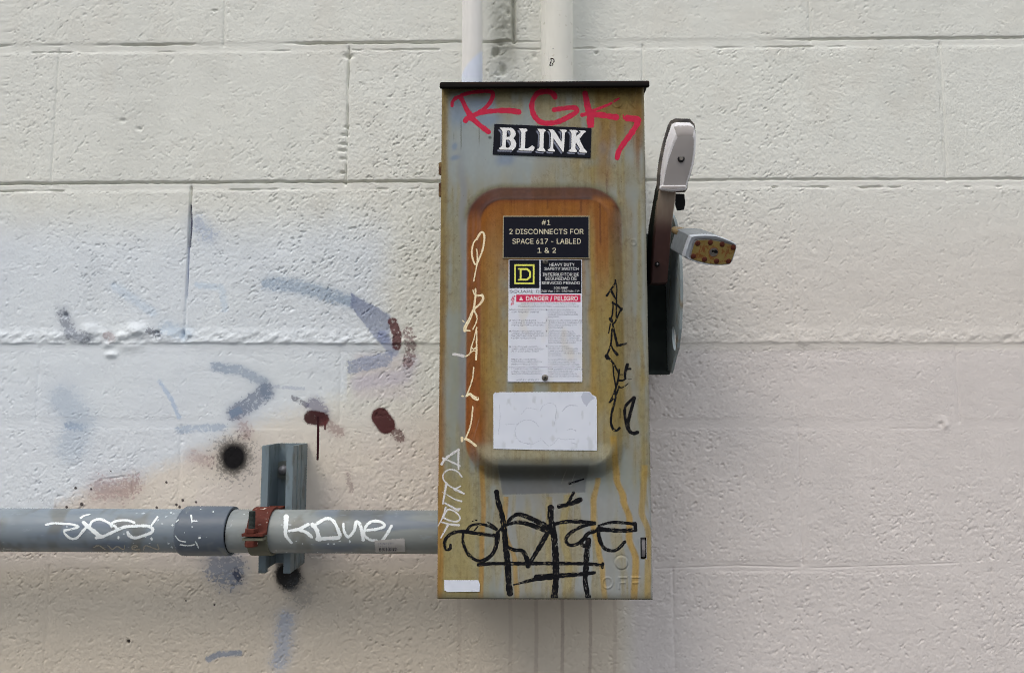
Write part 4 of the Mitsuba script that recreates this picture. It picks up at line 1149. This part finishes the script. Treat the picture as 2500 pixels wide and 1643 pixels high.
# ------------------------------------------------------------------ lever on the right side of the cabinet
mat('m_guard', proc(lambda p, n, uv: mix(mix(A(140, 153, 160), A(132, 141, 140), fbm(p.y * 70, p.z * 22, .5)), A(126, 108, 74), .8 * smoothstep(.58, .78, fbm(p.y * 120, p.z * 40, 5.5)))), 0.55, 0.35)
mat('m_housing', proc(lambda p, n, uv: mix(A(30, 36, 37), A(54, 60, 57), fbm(p.x * 90, p.y * 90, p.z * 60))), 0.65, 0.1)  # dark tone stands in for the shade inside the lever housing
mat('m_lever', proc(lambda p, n, uv: mix(mix(A(70, 46, 42), A(54, 36, 35), fbm(p.x * 140, p.y * 140, p.z * 90)), mix(A(142, 130, 116), A(112, 96, 84), fbm(p.x * 200, p.y * 90, p.z * 60)), smoothstep(float(at(1610, 575, .14)[2]), float(at(1630, 490, .15)[2]), p.z))), 0.5, 0.4)
mat('m_grip', proc(lambda p, n, uv: mix(mix(A(205, 205, 209), A(196, 193, 192), fbm(p.x * 150, p.y * 150, p.z * 90)), A(136, 130, 127), .9 * smoothstep(.80, .97, dr.abs(n.y)) * smoothstep(.05, .35, fbm(p.x * 90, p.y * 50, p.z * 35)))), 0.5, 0.2)  # front face greyed by its normal: wear plus painted shade
mat('m_grip_back', proc(lambda p, n, uv: mix(A(72, 70, 70), A(104, 98, 92), smoothstep(.4, .7, fbm(p.x * 120, p.y * 120, p.z * 80)))), 0.6, 0.3)
X0 = float(at(1668, 690, .14)[0])
gz_ = lambda py: float(at(1655, py, .12)[2])
gpts = [(.046, gz_(905)), (.069, gz_(907)), (.078, gz_(897)), (.095, gz_(870)), (.112, gz_(850)), (.128, gz_(805)), (.137, gz_(745)), (.140, gz_(690)), (.138, gz_(640)), (.132, gz_(595)), (.122, gz_(558)), (.110, gz_(532)), (.098, gz_(514)), (.088, gz_(506)), (.046, gz_(506))]
gp = Polygon(gpts).buffer(.003).buffer(-.003)
hole = affinity.rotate(Point(.096, gz_(822)).buffer(1, 10), 0)
hole = affinity.scale(hole, .0105, .0165)
hole = affinity.rotate(hole, 24)
guard = part(cab, 'lever_guard', prism_x(gp.difference(hole), X0 - .0032, X0), 'm_guard', label='curved grey steel guard plate beside the lever, with a padlock hole')
zb9, zt9 = gz_(908), gz_(540)
part(cab, 'lever_housing', cat(rbox((cR - .0035, -.052, zb9), (X0 - .0034, -.046, zt9), .0006), rbox((cR - .0035, -.0672, zb9 - .001), (X0 - .0034, -.0522, zb9 + .0035), .0006),
                               rbox((cR - .0035, -.1475, zb9 + .001), (cR + .0003, -.0525, zt9), .0006),
                               hull([(cR + .001, -.0525, zb9 + .004), (cR + .0165, -.0525, zb9 + .004), (cR + .001, -.0525, zb9 + .062), (cR + .008, -.0525, zb9 + .062), (cR + .001, -.066, zb9 + .004), (cR + .0165, -.066, zb9 + .004), (cR + .001, -.056, zb9 + .060), (cR + .008, -.056, zb9 + .060)])), 'm_housing', label='open housing behind the lever, its inner shade painted dark')
# bridge between guard and housing
part(cab, 'stop_tab', hull([at(x, y, d) for x, y in ((1649, 473), (1671, 474), (1673, 496), (1670, 513), (1653, 515), (1648, 500)) for d in (.118, .130)]), 'm_black')


def ld(py):                                    # depth of the lever's front face
    return .128 + (690 - py) / (690 - 300) * .062


def lp(pts, off=0.0):
    return np.array([at(x, y, ld(y) + off) for x, y in pts])


def back_of(ring, dy):
    r = ring.copy()
    r[:, 1] += dy
    return r


bar = [(1611, 462), (1630, 461), (1651, 463), (1649, 490), (1643, 530), (1638, 580), (1634, 640), (1630, 690), (1608, 692), (1590, 690), (1592, 650), (1596, 600), (1601, 545), (1606, 500)]
br = lp(bar)
bc = br.mean(0)
inner_ = bc + (br - bc) * np.array([.90, 1, .985])
lever = part(cab, 'lever', loft([back_of(br, .015), back_of(br, .0018), inner_][::-1]), 'm_lever', label='steel operating lever, pale at the top and rusted dark below')
web = [(1599.5, 458), (1613, 458), (1604, 520), (1597, 600), (1592, 690), (1586, 690), (1585, 600), (1585.5, 545)]
wp = Polygon([(ld(455) - .004, gz_(455)), (ld(470) - .028, gz_(470)), (ld(545) - .052, gz_(548)), (ld(600) - .056, gz_(640)), (ld(690) - .05, gz_(690)), (ld(690) - .004, gz_(690)), (ld(600) - .004, gz_(600))])
wx = float(at(1604, 540, ld(540) - .004)[0])
wv = prism_x(wp, 0, .003)
wv.vertices[:, 0] += np.interp(wv.vertices[:, 2], [gz_(690), gz_(545), gz_(455)], [float(at(1591.5, 690, ld(690))[0]), float(at(1601.5, 545, ld(545))[0]), float(at(1612.5, 455, ld(455))[0])])
part(lever, 'side_web', wv, 'm_housing')
outl = [(1640, 303), (1652, 299), (1684, 300), (1694, 308), (1698, 335), (1697, 370), (1692, 402), (1685, 428), (1679, 445), (1677, 456), (1611, 456), (1613, 420), (1618, 385), (1626, 345)]
fron = [(1654, 337), (1664, 333), (1684, 332), (1691, 334), (1694, 342), (1693, 370), (1688, 402), (1681, 428), (1675, 445), (1672, 456), (1619, 456), (1625, 420), (1634, 385), (1646, 353)]
ro, rf = lp(outl, -.006), lp(fron, .006)
mid1 = ro + (rf - ro) * np.array([.30, .72, .30])
mid2 = ro + (rf - ro) * np.array([.72, .93, .72])
c0 = rf.mean(0)
grip = part(lever, 'grip', loft([ro, mid1, mid2, rf][::1]), 'm_grip', smooth=50, label='white coated grip with wear and shade painted grey on its face')
bo = [(1636, 296), (1650, 289.5), (1684, 291), (1696, 304), (1699, 335), (1698, 370), (1693, 402), (1686, 428), (1680, 445), (1678, 462), (1608, 462), (1609, 420), (1613, 385), (1621, 345)]
b0 = lp(bo, -.0062)
b1_ = back_of(b0, .014)
b2_ = b1_.mean(0) + (b1_ - b1_.mean(0)) * .93
b2_[:, 1] += .004
part(lever, 'grip_back', loft([b2_, b1_, b0]), 'm_grip_back', smooth=50, label='dark rear shell of the grip')
import manifold3d as m3
lip = []
for x, y, rr_ in ((1616, 459, 6.5), (1640, 462, 7), (1670, 459, 6.5)):
    for dd in (.0055, -.008):
        c = at(x, y, ld(y) + dd)
        lip.append(m3.Manifold.sphere(rr_ / 1750 * .83, 14).translate([float(v) for v in c]))
lm = m3.Manifold.batch_hull(lip).to_mesh()
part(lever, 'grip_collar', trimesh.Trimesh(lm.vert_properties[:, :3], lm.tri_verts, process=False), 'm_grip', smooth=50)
sc_c = (1663, 388)
dface = ld(388) + .0062
c = at(*sc_c, dface)
part(lever, 'grip_screw', tube([c + (0, .003, 0), c + (0, -.0006, 0)], [.0042, .0040], 18), 'm_black', smooth=40)
part(lever, 'grip_screw', tube([c + (0, .002, 0), c + (0, -.0011, 0)], [.0026, .0022], 16), 'm_steel_dark', smooth=40)
c = at(1604.5, 645, ld(645) + .001)
part(lever, 'pivot_screw', tube([c + (0, .003, 0), c + (0, -.0012, 0)], [.0032, .0028], 16), 'm_black', smooth=40)
part(lever, 'pivot_screw', tube([c + (0, .002, 0), c + (0, -.0018, 0)], [.0014, .0010], 12), 'm_steel', smooth=40)

# ------------------------------------------------------------------ padlock
lock = thing('padlock', 'grey steel padlock with a rusty riveted brass face, hung through the lever', 'padlock')
mat('m_lock', proc(lambda p, n, uv: mix(A(108, 115, 121), A(92, 95, 97), fbm(p.x * 140, p.y * 500, p.z * 140))), 0.38, 0.4, 0.2)
mat('m_lock_rim', proc(lambda p, n, uv: mix(A(168, 174, 182), A(136, 140, 146), fbm(p.x * 200, p.y * 300, p.z * 200))), 0.35, 0.5, 0.2)
mat('m_brass', proc(lambda p, n, uv: mix(mix(A(128, 114, 68), A(118, 95, 46), fbm(p.x * 160, p.y * 50, p.z * 160)), A(112, 72, 34), smoothstep(.52, .68, fbm(p.x * 240, 1.5, p.z * 200)))), 0.5, 0.4, 0.2)
mat('m_rivet', proc(lambda p, n, uv: mix(A(84, 36, 20), A(56, 26, 20), fbm(p.x * 600, p.y * 600, p.z * 600))), 0.75, 0.25)
L0, ls = (1570, 500), 7.82
cf, cb_ = np.array([1290, 870.0]), np.array([1009, 728.0])
pf, pb = at(L0[0] + cf[0] / ls, L0[1] + cf[1] / ls, .215), at(L0[0] + cb_[0] / ls, L0[1] + cb_[1] / ls, .176)
ax = (pf - pb) / np.linalg.norm(pf - pb)
ax = ax * np.array([.75, 1, .75])
ax /= np.linalg.norm(ax)
outer = np.array([(905, 600), (1000, 585), (1130, 579), (1270, 580), (1400, 592), (1560, 648), (1735, 720), (1785, 760), (1785, 830), (1745, 960), (1710, 1075), (1655, 1140), (1530, 1158), (1390, 1160), (1250, 1155), (1100, 1130), (960, 1085), (850, 1040), (778, 985), (785, 930), (850, 730)], float)
plate_ = np.array([(1000, 682), (1080, 668), (1200, 662), (1350, 675), (1460, 695), (1560, 722), (1690, 756), (1775, 792), (1778, 850), (1735, 990), (1692, 1085), (1642, 1136), (1500, 1148), (1370, 1142), (1250, 1132), (1050, 1084), (960, 1058), (902, 1036), (896, 1000), (930, 860), (968, 740)], float)


def lk(q, off=0.0, base=pf):
    q = np.asarray(q, float)
    return at_plane(L0[0] + q[:, 0] / ls, L0[1] + q[:, 1] / ls, base, ax) + ax * off


f_ring = lk(outer)
b_ring = f_ring.mean(0) + (f_ring - f_ring.mean(0)) * .985 + (pb - pf) * 1.02
mid_r = f_ring + (b_ring - f_ring) * .1
back_in = b_ring.mean(0) + (b_ring - b_ring.mean(0)) * .84 + (pb - pf) * .04
b_ring2 = b_ring - (pb - pf) * .06
p_ring = lk(plate_)
body_ = part(lock, 'body', loft([back_in, b_ring, b_ring2, mid_r]), 'm_lock', smooth=38, label='grey steel body of stacked plates')
f_in = f_ring.mean(0) + (f_ring - f_ring.mean(0)) * .955 + ax * .0012
mid_o = mid_r.mean(0) + (mid_r - mid_r.mean(0)) * 1.015
part(lock, 'rim', loft([mid_r - ax * .0004, mid_o, f_ring - ax * .0008, f_in, p_ring + (f_in - p_ring) * .3, p_ring - ax * .0012]), 'm_lock_rim', smooth=25, label='bright worn rim round the brass face')
pr = p_ring.mean(0) + (p_ring - p_ring.mean(0)) * .955
face = part(lock, 'face_plate', loft([pr - ax * .0015, pr + ax * .0003]), 'm_brass', label='rusty brass face plate')


def disc(q, r_px, h, base_off=0.0, dome=False):
    c = lk([q], base_off)[0]
    r = r_px / ls / 1750 * .80
    e1 = np.cross(ax, [0, 0, 1.0])
    e1 /= np.linalg.norm(e1)
    e2 = np.cross(e1, ax)
    a = np.linspace(0, 2 * math.pi, 18, endpoint=False)
    prof = [(r, 0), (r * .95, h * .5), (r * .7, h * .85), (r * .3, h)] if dome else [(r, 0), (r, h)]
    return loft([c + q_ * (np.cos(a)[:, None] * e1 + np.sin(a)[:, None] * e2) + ax * hh for q_, hh in prof])


for q in ((1040, 738), (1282, 722), (1508, 757), (1722, 815), (955, 985), (1170, 1045), (1402, 1078), (1630, 1080)):
    part(face, 'rivet', disc(q, 52, .0009, .0003, True), 'm_rivet', smooth=50)
part(face, 'rim_of_cylinder', disc((1343, 905), 100, .0002, .0003), 'm_rust', smooth=40)
part(face, 'key_cylinder', disc((1343, 905), 84, .0006, .0003), 'm_steel_dark', smooth=40)
kw = disc((1372, 900), 30, .0002, .0009)
part(face, 'keyhole', cat(disc((1325, 885), 22, .0002, .00092), disc((1375, 892), 34, .0002, .00093), disc((1400, 905), 22, .0002, .00094)), 'm_black')
mk = unary_union([LineString([(x0, y0), (x1, y1)]).buffer(8, 2) for x0, y0, x1, y1 in ((1100, 780, 1060, 950), (1160, 770, 1150, 900), (1110, 860, 1140, 850), (1075, 900, 1110, 890), (1600, 850, 1555, 1020), (1630, 850, 1600, 930), (1575, 930, 1600, 940), (1570, 970, 1590, 985))])
mv, mf = flat_mesh(mk, 400)
part(face, 'stamped_marks', trimesh.Trimesh(lk(mv, .0005), mf, process=False), 'm_rust', kind='stuff')
# shackle: two legs and the bow passing behind the lever
mat('m_shackle', proc(lambda p, n, uv: mix(A(128, 120, 86), A(112, 84, 62), fbm(p.x * 240, p.y * 200, p.z * 240))), 0.35, 0.5, 0.4)
sA = at(1652, 568, .178)
sB = b_ring.mean(0) * .4 + b_ring[6:10].mean(0) * .6
up_ = (sA - sB)
pA, pB = sA - ax * -.006, sB - ax * -.006
bow = [pA - ax * .0]
mid_c = (pA + pB) / 2
half = (pA - pB) / 2
toward = at(1627, 553, .160) - at(1652, 568, .178)
toward = toward / np.linalg.norm(toward)
pts = [pA + ax * .004, pA]
for a in np.linspace(0, math.pi, 13):
    pts.append(mid_c + half * math.cos(a) + toward * .006 + toward * .016 * math.sin(a))
pts += [pB, pB + ax * .004]
part(lock, 'shackle', tube(np.array(pts), .0036, 14), 'm_shackle', smooth=60)

# ------------------------------------------------------------------ strut channel on the wall
strut = thing('strut_channel', 'short upright piece of slotted grey blue strut channel bolted to the wall', 'strut')
mat('m_strut', proc(lambda p, n, uv: mix(mix(A(100, 114, 122), A(112, 124, 130), fbm(p.x * 60, p.y * 60, p.z * 25)), A(84, 88, 84), .6 * smoothstep(.5, .7, fbm(p.x * 120, p.y * 120, p.z * 40)))), 0.5, 0.4, 0.1)
DS = .060
a0, a1 = float(at(635, 1240, DS)[0]), float(at(713, 1240, DS)[0])
zs1, zs0 = float(at(674, 1088, DS)[2]), float(at(674, 1399, DS)[2])
lw, th_ = .0094, .0026
prof = Polygon([(a0, -.0015), (a1, -.0015), (a1, DS), (a1 - lw, DS), (a1 - lw, DS - .009), (a1 - lw + th_, DS - .009), (a1 - lw + th_, DS - th_), (a1 - th_, DS - th_), (a1 - th_, -.0015 + th_), (a0 + th_, -.0015 + th_), (a0 + th_, DS - th_),
                (a0 + lw - th_, DS - th_), (a0 + lw - th_, DS - .009), (a0 + lw, DS - .009), (a0 + lw, DS), (a0, DS)])
prof = prof.buffer(.0006, 3).buffer(-.0012, 3).buffer(.0006, 3)
cm = trimesh.creation.extrude_polygon(prof, zs1 - zs0, engine='earcut')
v = cm.vertices
cm = trimesh.Trimesh(np.stack([v[:, 0], -v[:, 1], zs0 + v[:, 2]], 1), cm.faces, process=False)
part(strut, 'channel', cm, 'm_strut', smooth=35)
grooves = [rbox((a1 - .0004, -d_ - .0016, zs0 + .001), (a1 + .0009, -d_ + .0016, zs1 - .001), .0005) for d_ in (.024, .042)]
part(strut, 'rib', grooves[0], 'm_strut', smooth=35)
part(strut, 'rib', grooves[1], 'm_strut', smooth=35)
mat('m_washer', proc(lambda p, n, uv: mix(A(104, 108, 104), A(88, 92, 88), fbm(p.x * 200, p.y * 200, p.z * 200))), 0.5, 0.3)
bcx, bcz = (a0 + a1) / 2 - .0105, float(at(688, 1148, .01)[2])
part(strut, 'washer', tube([(bcx, -.0008, bcz), (bcx, -.0042, bcz)], .0125, 32), 'm_washer', smooth=40)
cbolt = np.array([bcx, -.0042, bcz])
an = np.linspace(0, 2 * math.pi, 20, endpoint=False)
part(strut, 'bolt', loft([np.stack([cbolt[0] + q * np.cos(an), np.full(20, cbolt[1] - h), cbolt[2] + q * np.sin(an)], 1) for q, h in ((.0066, 0), (.0062, .003), (.0046, .0055), (.002, .0068))]), 'm_steel', smooth=60)

# ------------------------------------------------------------------ conduit running into the cabinet from the left
con = thing('horizontal_conduit', 'thick grey conduit with coupling and white tags entering the cabinet from the left', 'pipe')
RP = .0264
DP = DS + RP + .0008
pL, pR_ = at(155, 1293.5, DP), at(1060, 1298.0, DP)
sl_ = (pR_[2] - pL[2]) / (pR_[0] - pL[0])
axz = lambda x: pL[2] + (x - pL[0]) * sl_
P = lambda x: np.array([x, -DP, axz(x)])


def conduit_color(p, n, uv):
    f = fbm(p.x * 28, p.z * 120, p.y * 120)
    g = fbm(p.x * 9, p.z * 40, 3.5)
    c = mix(A(122, 130, 135), A(106, 116, 126), f)
    c = mix(c, A(124, 128, 125), .8 * smoothstep(-.40, -.34, p.x))
    c = mix(c, A(86, 98, 118), .55 * smoothstep(.5, .66, g))
    c = mix(c, A(96, 94, 84), .55 * smoothstep(.56, .72, fbm(p.x * 40, p.z * 30, 8.5)))
    c = mix(c, A(140, 150, 160), .3 * smoothstep(.68, .78, fbm(p.x * 70, p.z * 300, 5.5)))
    k = smoothstep(.55, .75, fbm(p.x * 16, 7.5, 2.5)) * smoothstep(.0, .02, p.z - float(pL[2]) - .003)
    c = mix(c, A(84, 86, 84), .5 * k)
    spk = smoothstep(.86, .90, noise(p.x * 260, p.z * 260, p.y * 260)) * smoothstep(.5, .62, noise(p.x * 14, p.z * 30, 1.5))
    return mix(c, A(206, 212, 216), .9 * spk)


def coupling_color(p, n, uv):
    f = fbm(p.x * 40, p.z * 90, p.y * 90)
    c = mix(A(92, 99, 106), A(76, 85, 98), f)
    c = mix(c, A(120, 122, 118), .5 * smoothstep(.6, .75, fbm(p.x * 60, p.z * 60, 4.5)))
    spk = smoothstep(.87, .90, noise(p.x * 240, p.z * 240, p.y * 240)) * smoothstep(.45, .6, noise(p.x * 30, p.z * 30, 1.5))
    return mix(c, A(206, 212, 216), .9 * spk)


mat('m_conduit', proc(conduit_color), 0.38, 0.25)
mat('m_coupling', proc(coupling_color), 0.36, 0.22)
cx0, cx1 = float(at(431, 1295, DP + .02)[0]), float(at(553, 1295, DP + .02)[0])
part(con, 'pipe', tube([P(XL + .02), P(cx0 + .01)], RP, 56), 'm_conduit', smooth=40)
part(con, 'pipe', tube([P(cx1 - .006), P(cL + .008)], RP, 56), 'm_conduit', smooth=40, label='right hand length of grey conduit between coupling and cabinet')
RC = .0303
cpl = tube([P(cx0), P(cx0 + .0006), P(cx0 + .0025), P(cx0 + .006), P((cx0 + cx1) / 2), P(cx1 - .002), P(cx1)], [RP + .0001, RC - .0016, RC - .0003, RC, RC, RC, RC - .0005], 56)
part(con, 'coupling', cpl, 'm_coupling', smooth=35, label='wider dark blue grey coupling with paint specks')
part(con, 'shadow_ring', tube([P(cx1 - .001), P(cx1 + .0010)], RP + .0004, 56), 'm_black', smooth=40)  # thin black ring modelled as the shadow at the coupling's end


def pipe_at(R):
    def place(px, py, lift=0.0):
        d = np.full(np.shape(px), DP + R)
        for _ in range(12):
            p = at(px, py, d)
            dz = p[:, 2] - axz(p[:, 0])
            d = DP + np.sqrt(np.maximum((R + lift) ** 2 - dz**2, 1e-9))
        p = at(px, py, d)
        p[:, 1] = -d
        return p
    return place


kt, lf = ((660, 1220), 5.667), ((150, 1220), 5.289)
kove = marker([([(220, 235), (212, 400), (215, 490), (290, 590)], (56, 30)), ([(260, 430), (400, 400), (520, 340)], (34, 40)), ([(400, 410), (500, 450), (572, 512)], (34, 40)), ([(580, 340), (640, 410), (675, 540)], (44, 58)),
               ([(610, 350), (720, 280), (800, 255), (880, 300), (950, 450), (950, 518), (800, 530), (650, 540)], (34, 44)), ([(1010, 330), (1020, 430), (1080, 510), (1160, 420), (1190, 300), (1240, 340), (1270, 450), (1285, 550)], (30, 40)),
               ([(1330, 420), (1480, 400), (1580, 360), (1520, 300), (1400, 300), (1320, 370), (1300, 480), (1380, 550), (1470, 560)], (34, 30)), ([(1675, 360), (1620, 460), (1555, 555)], (34, 40))], *kt, RNG, .04, 1.15)
mat('m_paint_white', proc(lambda p, n, uv: mix(A(214, 220, 220), A(196, 204, 206), fbm(p.x * 200, p.z * 200, .5))), 0.5, 0.35)
part(con, 'white_tag', on_surface(kove, pipe_at(RP), .0003, 6.0), 'm_paint_white', label='white marker letters KOVE on the right length')
sw = marker([([(-200, 320), (-100, 300), (30, 308), (120, 312), (220, 345), (120, 378), (40, 392)], 24), ([(40, 392), (40, 430), (120, 497), (200, 488), (270, 410), (330, 340)], (22, 30)), ([(285, 290), (350, 350), (500, 470)], (38, 44)),
             ([(450, 488), (540, 470), (780, 360), (900, 340), (1100, 335), (1175, 370), (1160, 420), (1060, 460), (950, 490), (880, 460), (855, 420)], (30, 34)), ([(360, 345), (400, 275), (500, 248), (600, 290), (690, 340), (720, 378)], 26),
             ([(650, 350), (640, 310), (720, 270), (850, 263), (940, 292)], (22, 28)), ([(1160, 330), (1240, 220)], (18, 24))], *lf, RNG, .04, 1.2)
part(con, 'white_tag', on_surface(sw, pipe_at(RP), .0003, 6.0), 'm_paint_white', label='white looping marker tag on the left length')
mat('m_tan', proc(lambda p, n, uv: mix(A(182, 174, 156), A(160, 152, 136), fbm(p.x * 200, p.z * 200, .5))), 0.5, 0.3)
ow = marker([([(420, 612), (480, 588), (560, 635)], 12), ([(600, 588), (660, 635), (720, 600), (800, 640), (818, 588)], 12), ([(915, 620), (985, 600), (930, 588), (908, 630), (960, 643), (1010, 640)], 11), ([(1060, 640), (1092, 590), (1250, 640), (1240, 572)], 12)], *lf, RNG, .05)
part(con, 'tan_tag', on_surface(ow, pipe_at(RP), .0003, 6.0), 'm_tan', label='small tan letters OWEN low on the left length')
tick = marker([([(250, 230), (300, 200), (370, 185)], (30, 12))], *lf, RNG)
part(con, 'white_tick', on_surface(tick, pipe_at(RP), .0003, 6.0), 'm_paint_white')
cpt = marker([([(1675, 200), (1685, 290)], (22, 12)), ([(1470, 462), (1520, 522), (1600, 540)], (10, 16)), ([(1535, 578), (1640, 590), (1720, 575)], (18, 14)), ([(1735, 540), (1770, 620)], 13), ([(1482, 285), (1510, 256)], (8, 14)),
              ([(1788, 488), (1780, 490)], 26), ([(1960, 150)], 18), ([(1690, 345)], 15), ([(1800, 120)], 12), ([(1590, 420)], 11), ([(1875, 480)], 9)], *lf, RNG)
part(con, 'coupling_scribble', on_surface(cpt, pipe_at(RC), .0003, 6.0), 'm_paint_white', kind='stuff')
dots = marker([([(738, 480)], 34), ([(735, 492)], 26), ([(1160, 495), (1168, 512)], 26), ([(70, 345)], 20), ([(1415, 165)], 22), ([(1435, 325)], 22), ([(1300, 305)], 12), ([(2360, 180)], 14)], *lf, RNG)
part(con, 'paint_drips', on_surface(dots, pipe_at(RP), .0003, 6.0), 'm_paint_white', kind='stuff')
# barcode sticker on the conduit
bc_poly = Polygon([(914, 1319), (985, 1313.5), (988, 1316), (989.5, 1346), (952, 1347.5), (917, 1348)])
mat('m_tag_grey', proc(lambda p, n, uv: mix(A(172, 170, 168), A(150, 148, 144), fbm(p.x * 120, p.z * 120, .5))), 0.5, 0.3)
bcs = part(con, 'barcode_sticker', on_surface(bc_poly, pipe_at(RP), .0005, 4.0), 'm_tag_grey', True, label='worn grey white barcode sticker under the tag')
rr2 = np.random.default_rng(3)
bars, x = [], 925.5
while x < 971:
    w_ = rr2.choice([.7, 1.1, 1.8])
    bars.append(Polygon([(x, 1336), (x + w_, 1335.8), (x + w_, 1345), (x, 1345.2)]))
    x += w_ + rr2.choice([.8, 1.2, 1.9])
part(bcs, 'bars', on_surface(unary_union(bars), pipe_at(RP), .0007, 4.0), 'm_print_ink', kind='stuff')
part(bcs, 'fine_print', on_surface(unary_union([quad(922 + i * 5, y, 922 + i * 5 + 3.4, y + 1.0) for y in (1324.5, 1328, 1331.5) for i in range(int(9 - (y - 1324) * .3))]), pipe_at(RP), .0007, 8.0), 'm_print_grey', kind='stuff')

# ------------------------------------------------------------------ rusty strut clamp round the conduit
clamp = thing('strut_clamp', 'rusty two piece strut clamp with an upright bolt holding the grey conduit', 'pipe clamp')
ccx = float(at(628, 1297, DP + RP)[0])
czz = axz(ccx)
mat('m_clamp', proc(lambda p, n, uv: mix(mix(A(88, 42, 32), A(68, 34, 28), fbm(p.x * 160, p.y * 160, p.z * 120)), A(186, 170, 160), .8 * smoothstep(.87, .9, noise(p.x * 300, p.y * 300, p.z * 300)))), 0.75, 0.25)
mat('m_clamp_low', proc(lambda p, n, uv: mix(A(96, 98, 84), A(84, 82, 70), fbm(p.x * 120, p.y * 120, p.z * 120))), 0.6, 0.3)


def strap(sign, a_from, a_to, ear, bsdf_w=.0125):
    pts = []
    r_in, r_out = RP + .0004, RP + .0032
    angs = np.radians(np.linspace(a_from, a_to, 26))
    ins = [(DP + r_in * math.cos(a), czz + sign * r_in * math.sin(a)) for a in angs]
    outs = [(DP + r_out * math.cos(a), czz + sign * r_out * math.sin(a)) for a in angs]
    e = DP + RP + ear
    y0 = czz + sign * .0012
    y1 = czz + sign * .0042
    poly = ins[::-1] + [(DP + RP * .998 + .0004, y0), (e, y0), (e, y1), (DP + RP + .004, y1)] + outs[2:]
    # leg that drops into the channel
    tail_o, tail_i = outs[-1], ins[-1]
    poly += [(DS - .012, tail_o[1] - sign * .0005), (DS - .012, tail_o[1] - sign * .0035)]
    return prism_x(Polygon(poly).buffer(0), ccx - bsdf_w, ccx + bsdf_w)


part(clamp, 'upper_strap', strap(1, 4, 118, .017), 'm_clamp', smooth=40, label='rust brown upper strap')
part(clamp, 'lower_strap', strap(-1, 4, 118, .015), 'm_clamp_low', smooth=40, label='dull olive lower strap')
bx, bd = ccx - .003, DP + RP + .0105


def hexa(z0, z1, r):
    a = np.radians(np.arange(6) * 60 + 8)
    return loft([np.stack([bx + q * np.cos(a), -bd + q * np.sin(a), np.full(6, z)], 1) for q, z in ((r * .93, z0), (r, z0 + .0008), (r, z1 - .0008), (r * .93, z1))])


shank = []
zz_ = np.arange(czz - .006, czz + .030, .0005)
part(clamp, 'bolt_shank', tube([(bx, -bd, z) for z in zz_], [.0040 if k % 3 else .0035 for k in range(len(zz_))], 14), 'm_housing', smooth=30)
part(clamp, 'nut', hexa(czz + .0044, czz + .0098, .0076), 'm_clamp')
part(clamp, 'bolt_head', hexa(czz - .0118, czz - .0044, .0076), 'm_clamp')

# ------------------------------------------------------------------ upright conduits above the cabinet
def vert(label, x0, x1, d, bsdf, name='upright_conduit'):
    k = thing(name, label, 'pipe')
    l, r = at(x0, 100, d), at(x1, 100, d)
    R = (r[0] - l[0]) / 2 * .994
    c = (l[0] + r[0]) / 2
    scene[k] = mikit.ply(tube([(c, -d, cT - .004), (c, -d, ZT)], R, 48), bsdf, smooth=40)
    return k, c, R


def thin_color(p, n, uv):
    f = fbm(p.x * 200, p.y * 200, p.z * 12)
    zc = float(at(1154, 152, .06)[2])
    c = mix(A(207, 205, 201), A(198, 196, 192), f)
    return mix(c, A(190, 199, 216), .8 * smoothstep(.004, -.004, p.z - zc - (p.x - float(at(1154, 152, .06)[0])) * 1.2 + .004 * (noise(p.x * 160, p.z * 160, .5) - .5)))


def thick_color(p, n, uv):
    f = fbm(p.x * 60, p.y * 60, p.z * 14)
    c = mix(A(208, 207, 199), A(194, 193, 184), f)
    return mix(c, A(170, 166, 152), .6 * smoothstep(.7, .8, fbm(p.x * 240, p.y * 200, p.z * 160)))


mat('m_pipe_thin', proc(thin_color), 0.36, 0.45)
mat('m_pipe_thick', proc(thick_color), 0.62, 0.3)
vert('thin white painted conduit rising from the top of the cabinet, bluish at its foot', 1127.5, 1178.5, .055, 'm_pipe_thin')
vk, vc, vr = vert('thick cream painted conduit rising from the top of the cabinet, right of the thin one', 1321, 1399, .052, 'm_pipe_thick')


def vplace(px, py, lift=0.0):
    d = np.full(np.shape(px), .052 + vr)
    for _ in range(10):
        p = at(px, py, d)
        d = .052 + np.sqrt(np.maximum((vr + lift) ** 2 - (p[:, 0] - vc) ** 2, 1e-9))
    p = at(px, py, d)
    p[:, 1] = -d
    return p


sqg = marker([([(1265, 690), (1280, 640), (1275, 625), (1300, 625), (1310, 650), (1290, 680)], 11), ([(1262, 698), (1300, 690)], 7), ([(1300, 518)], 12)], (1050, 0), 4.327, RNG)
part(vk, 'ink_squiggle', on_surface(sqg, vplace, .0003, 4.0), 'm_ink')
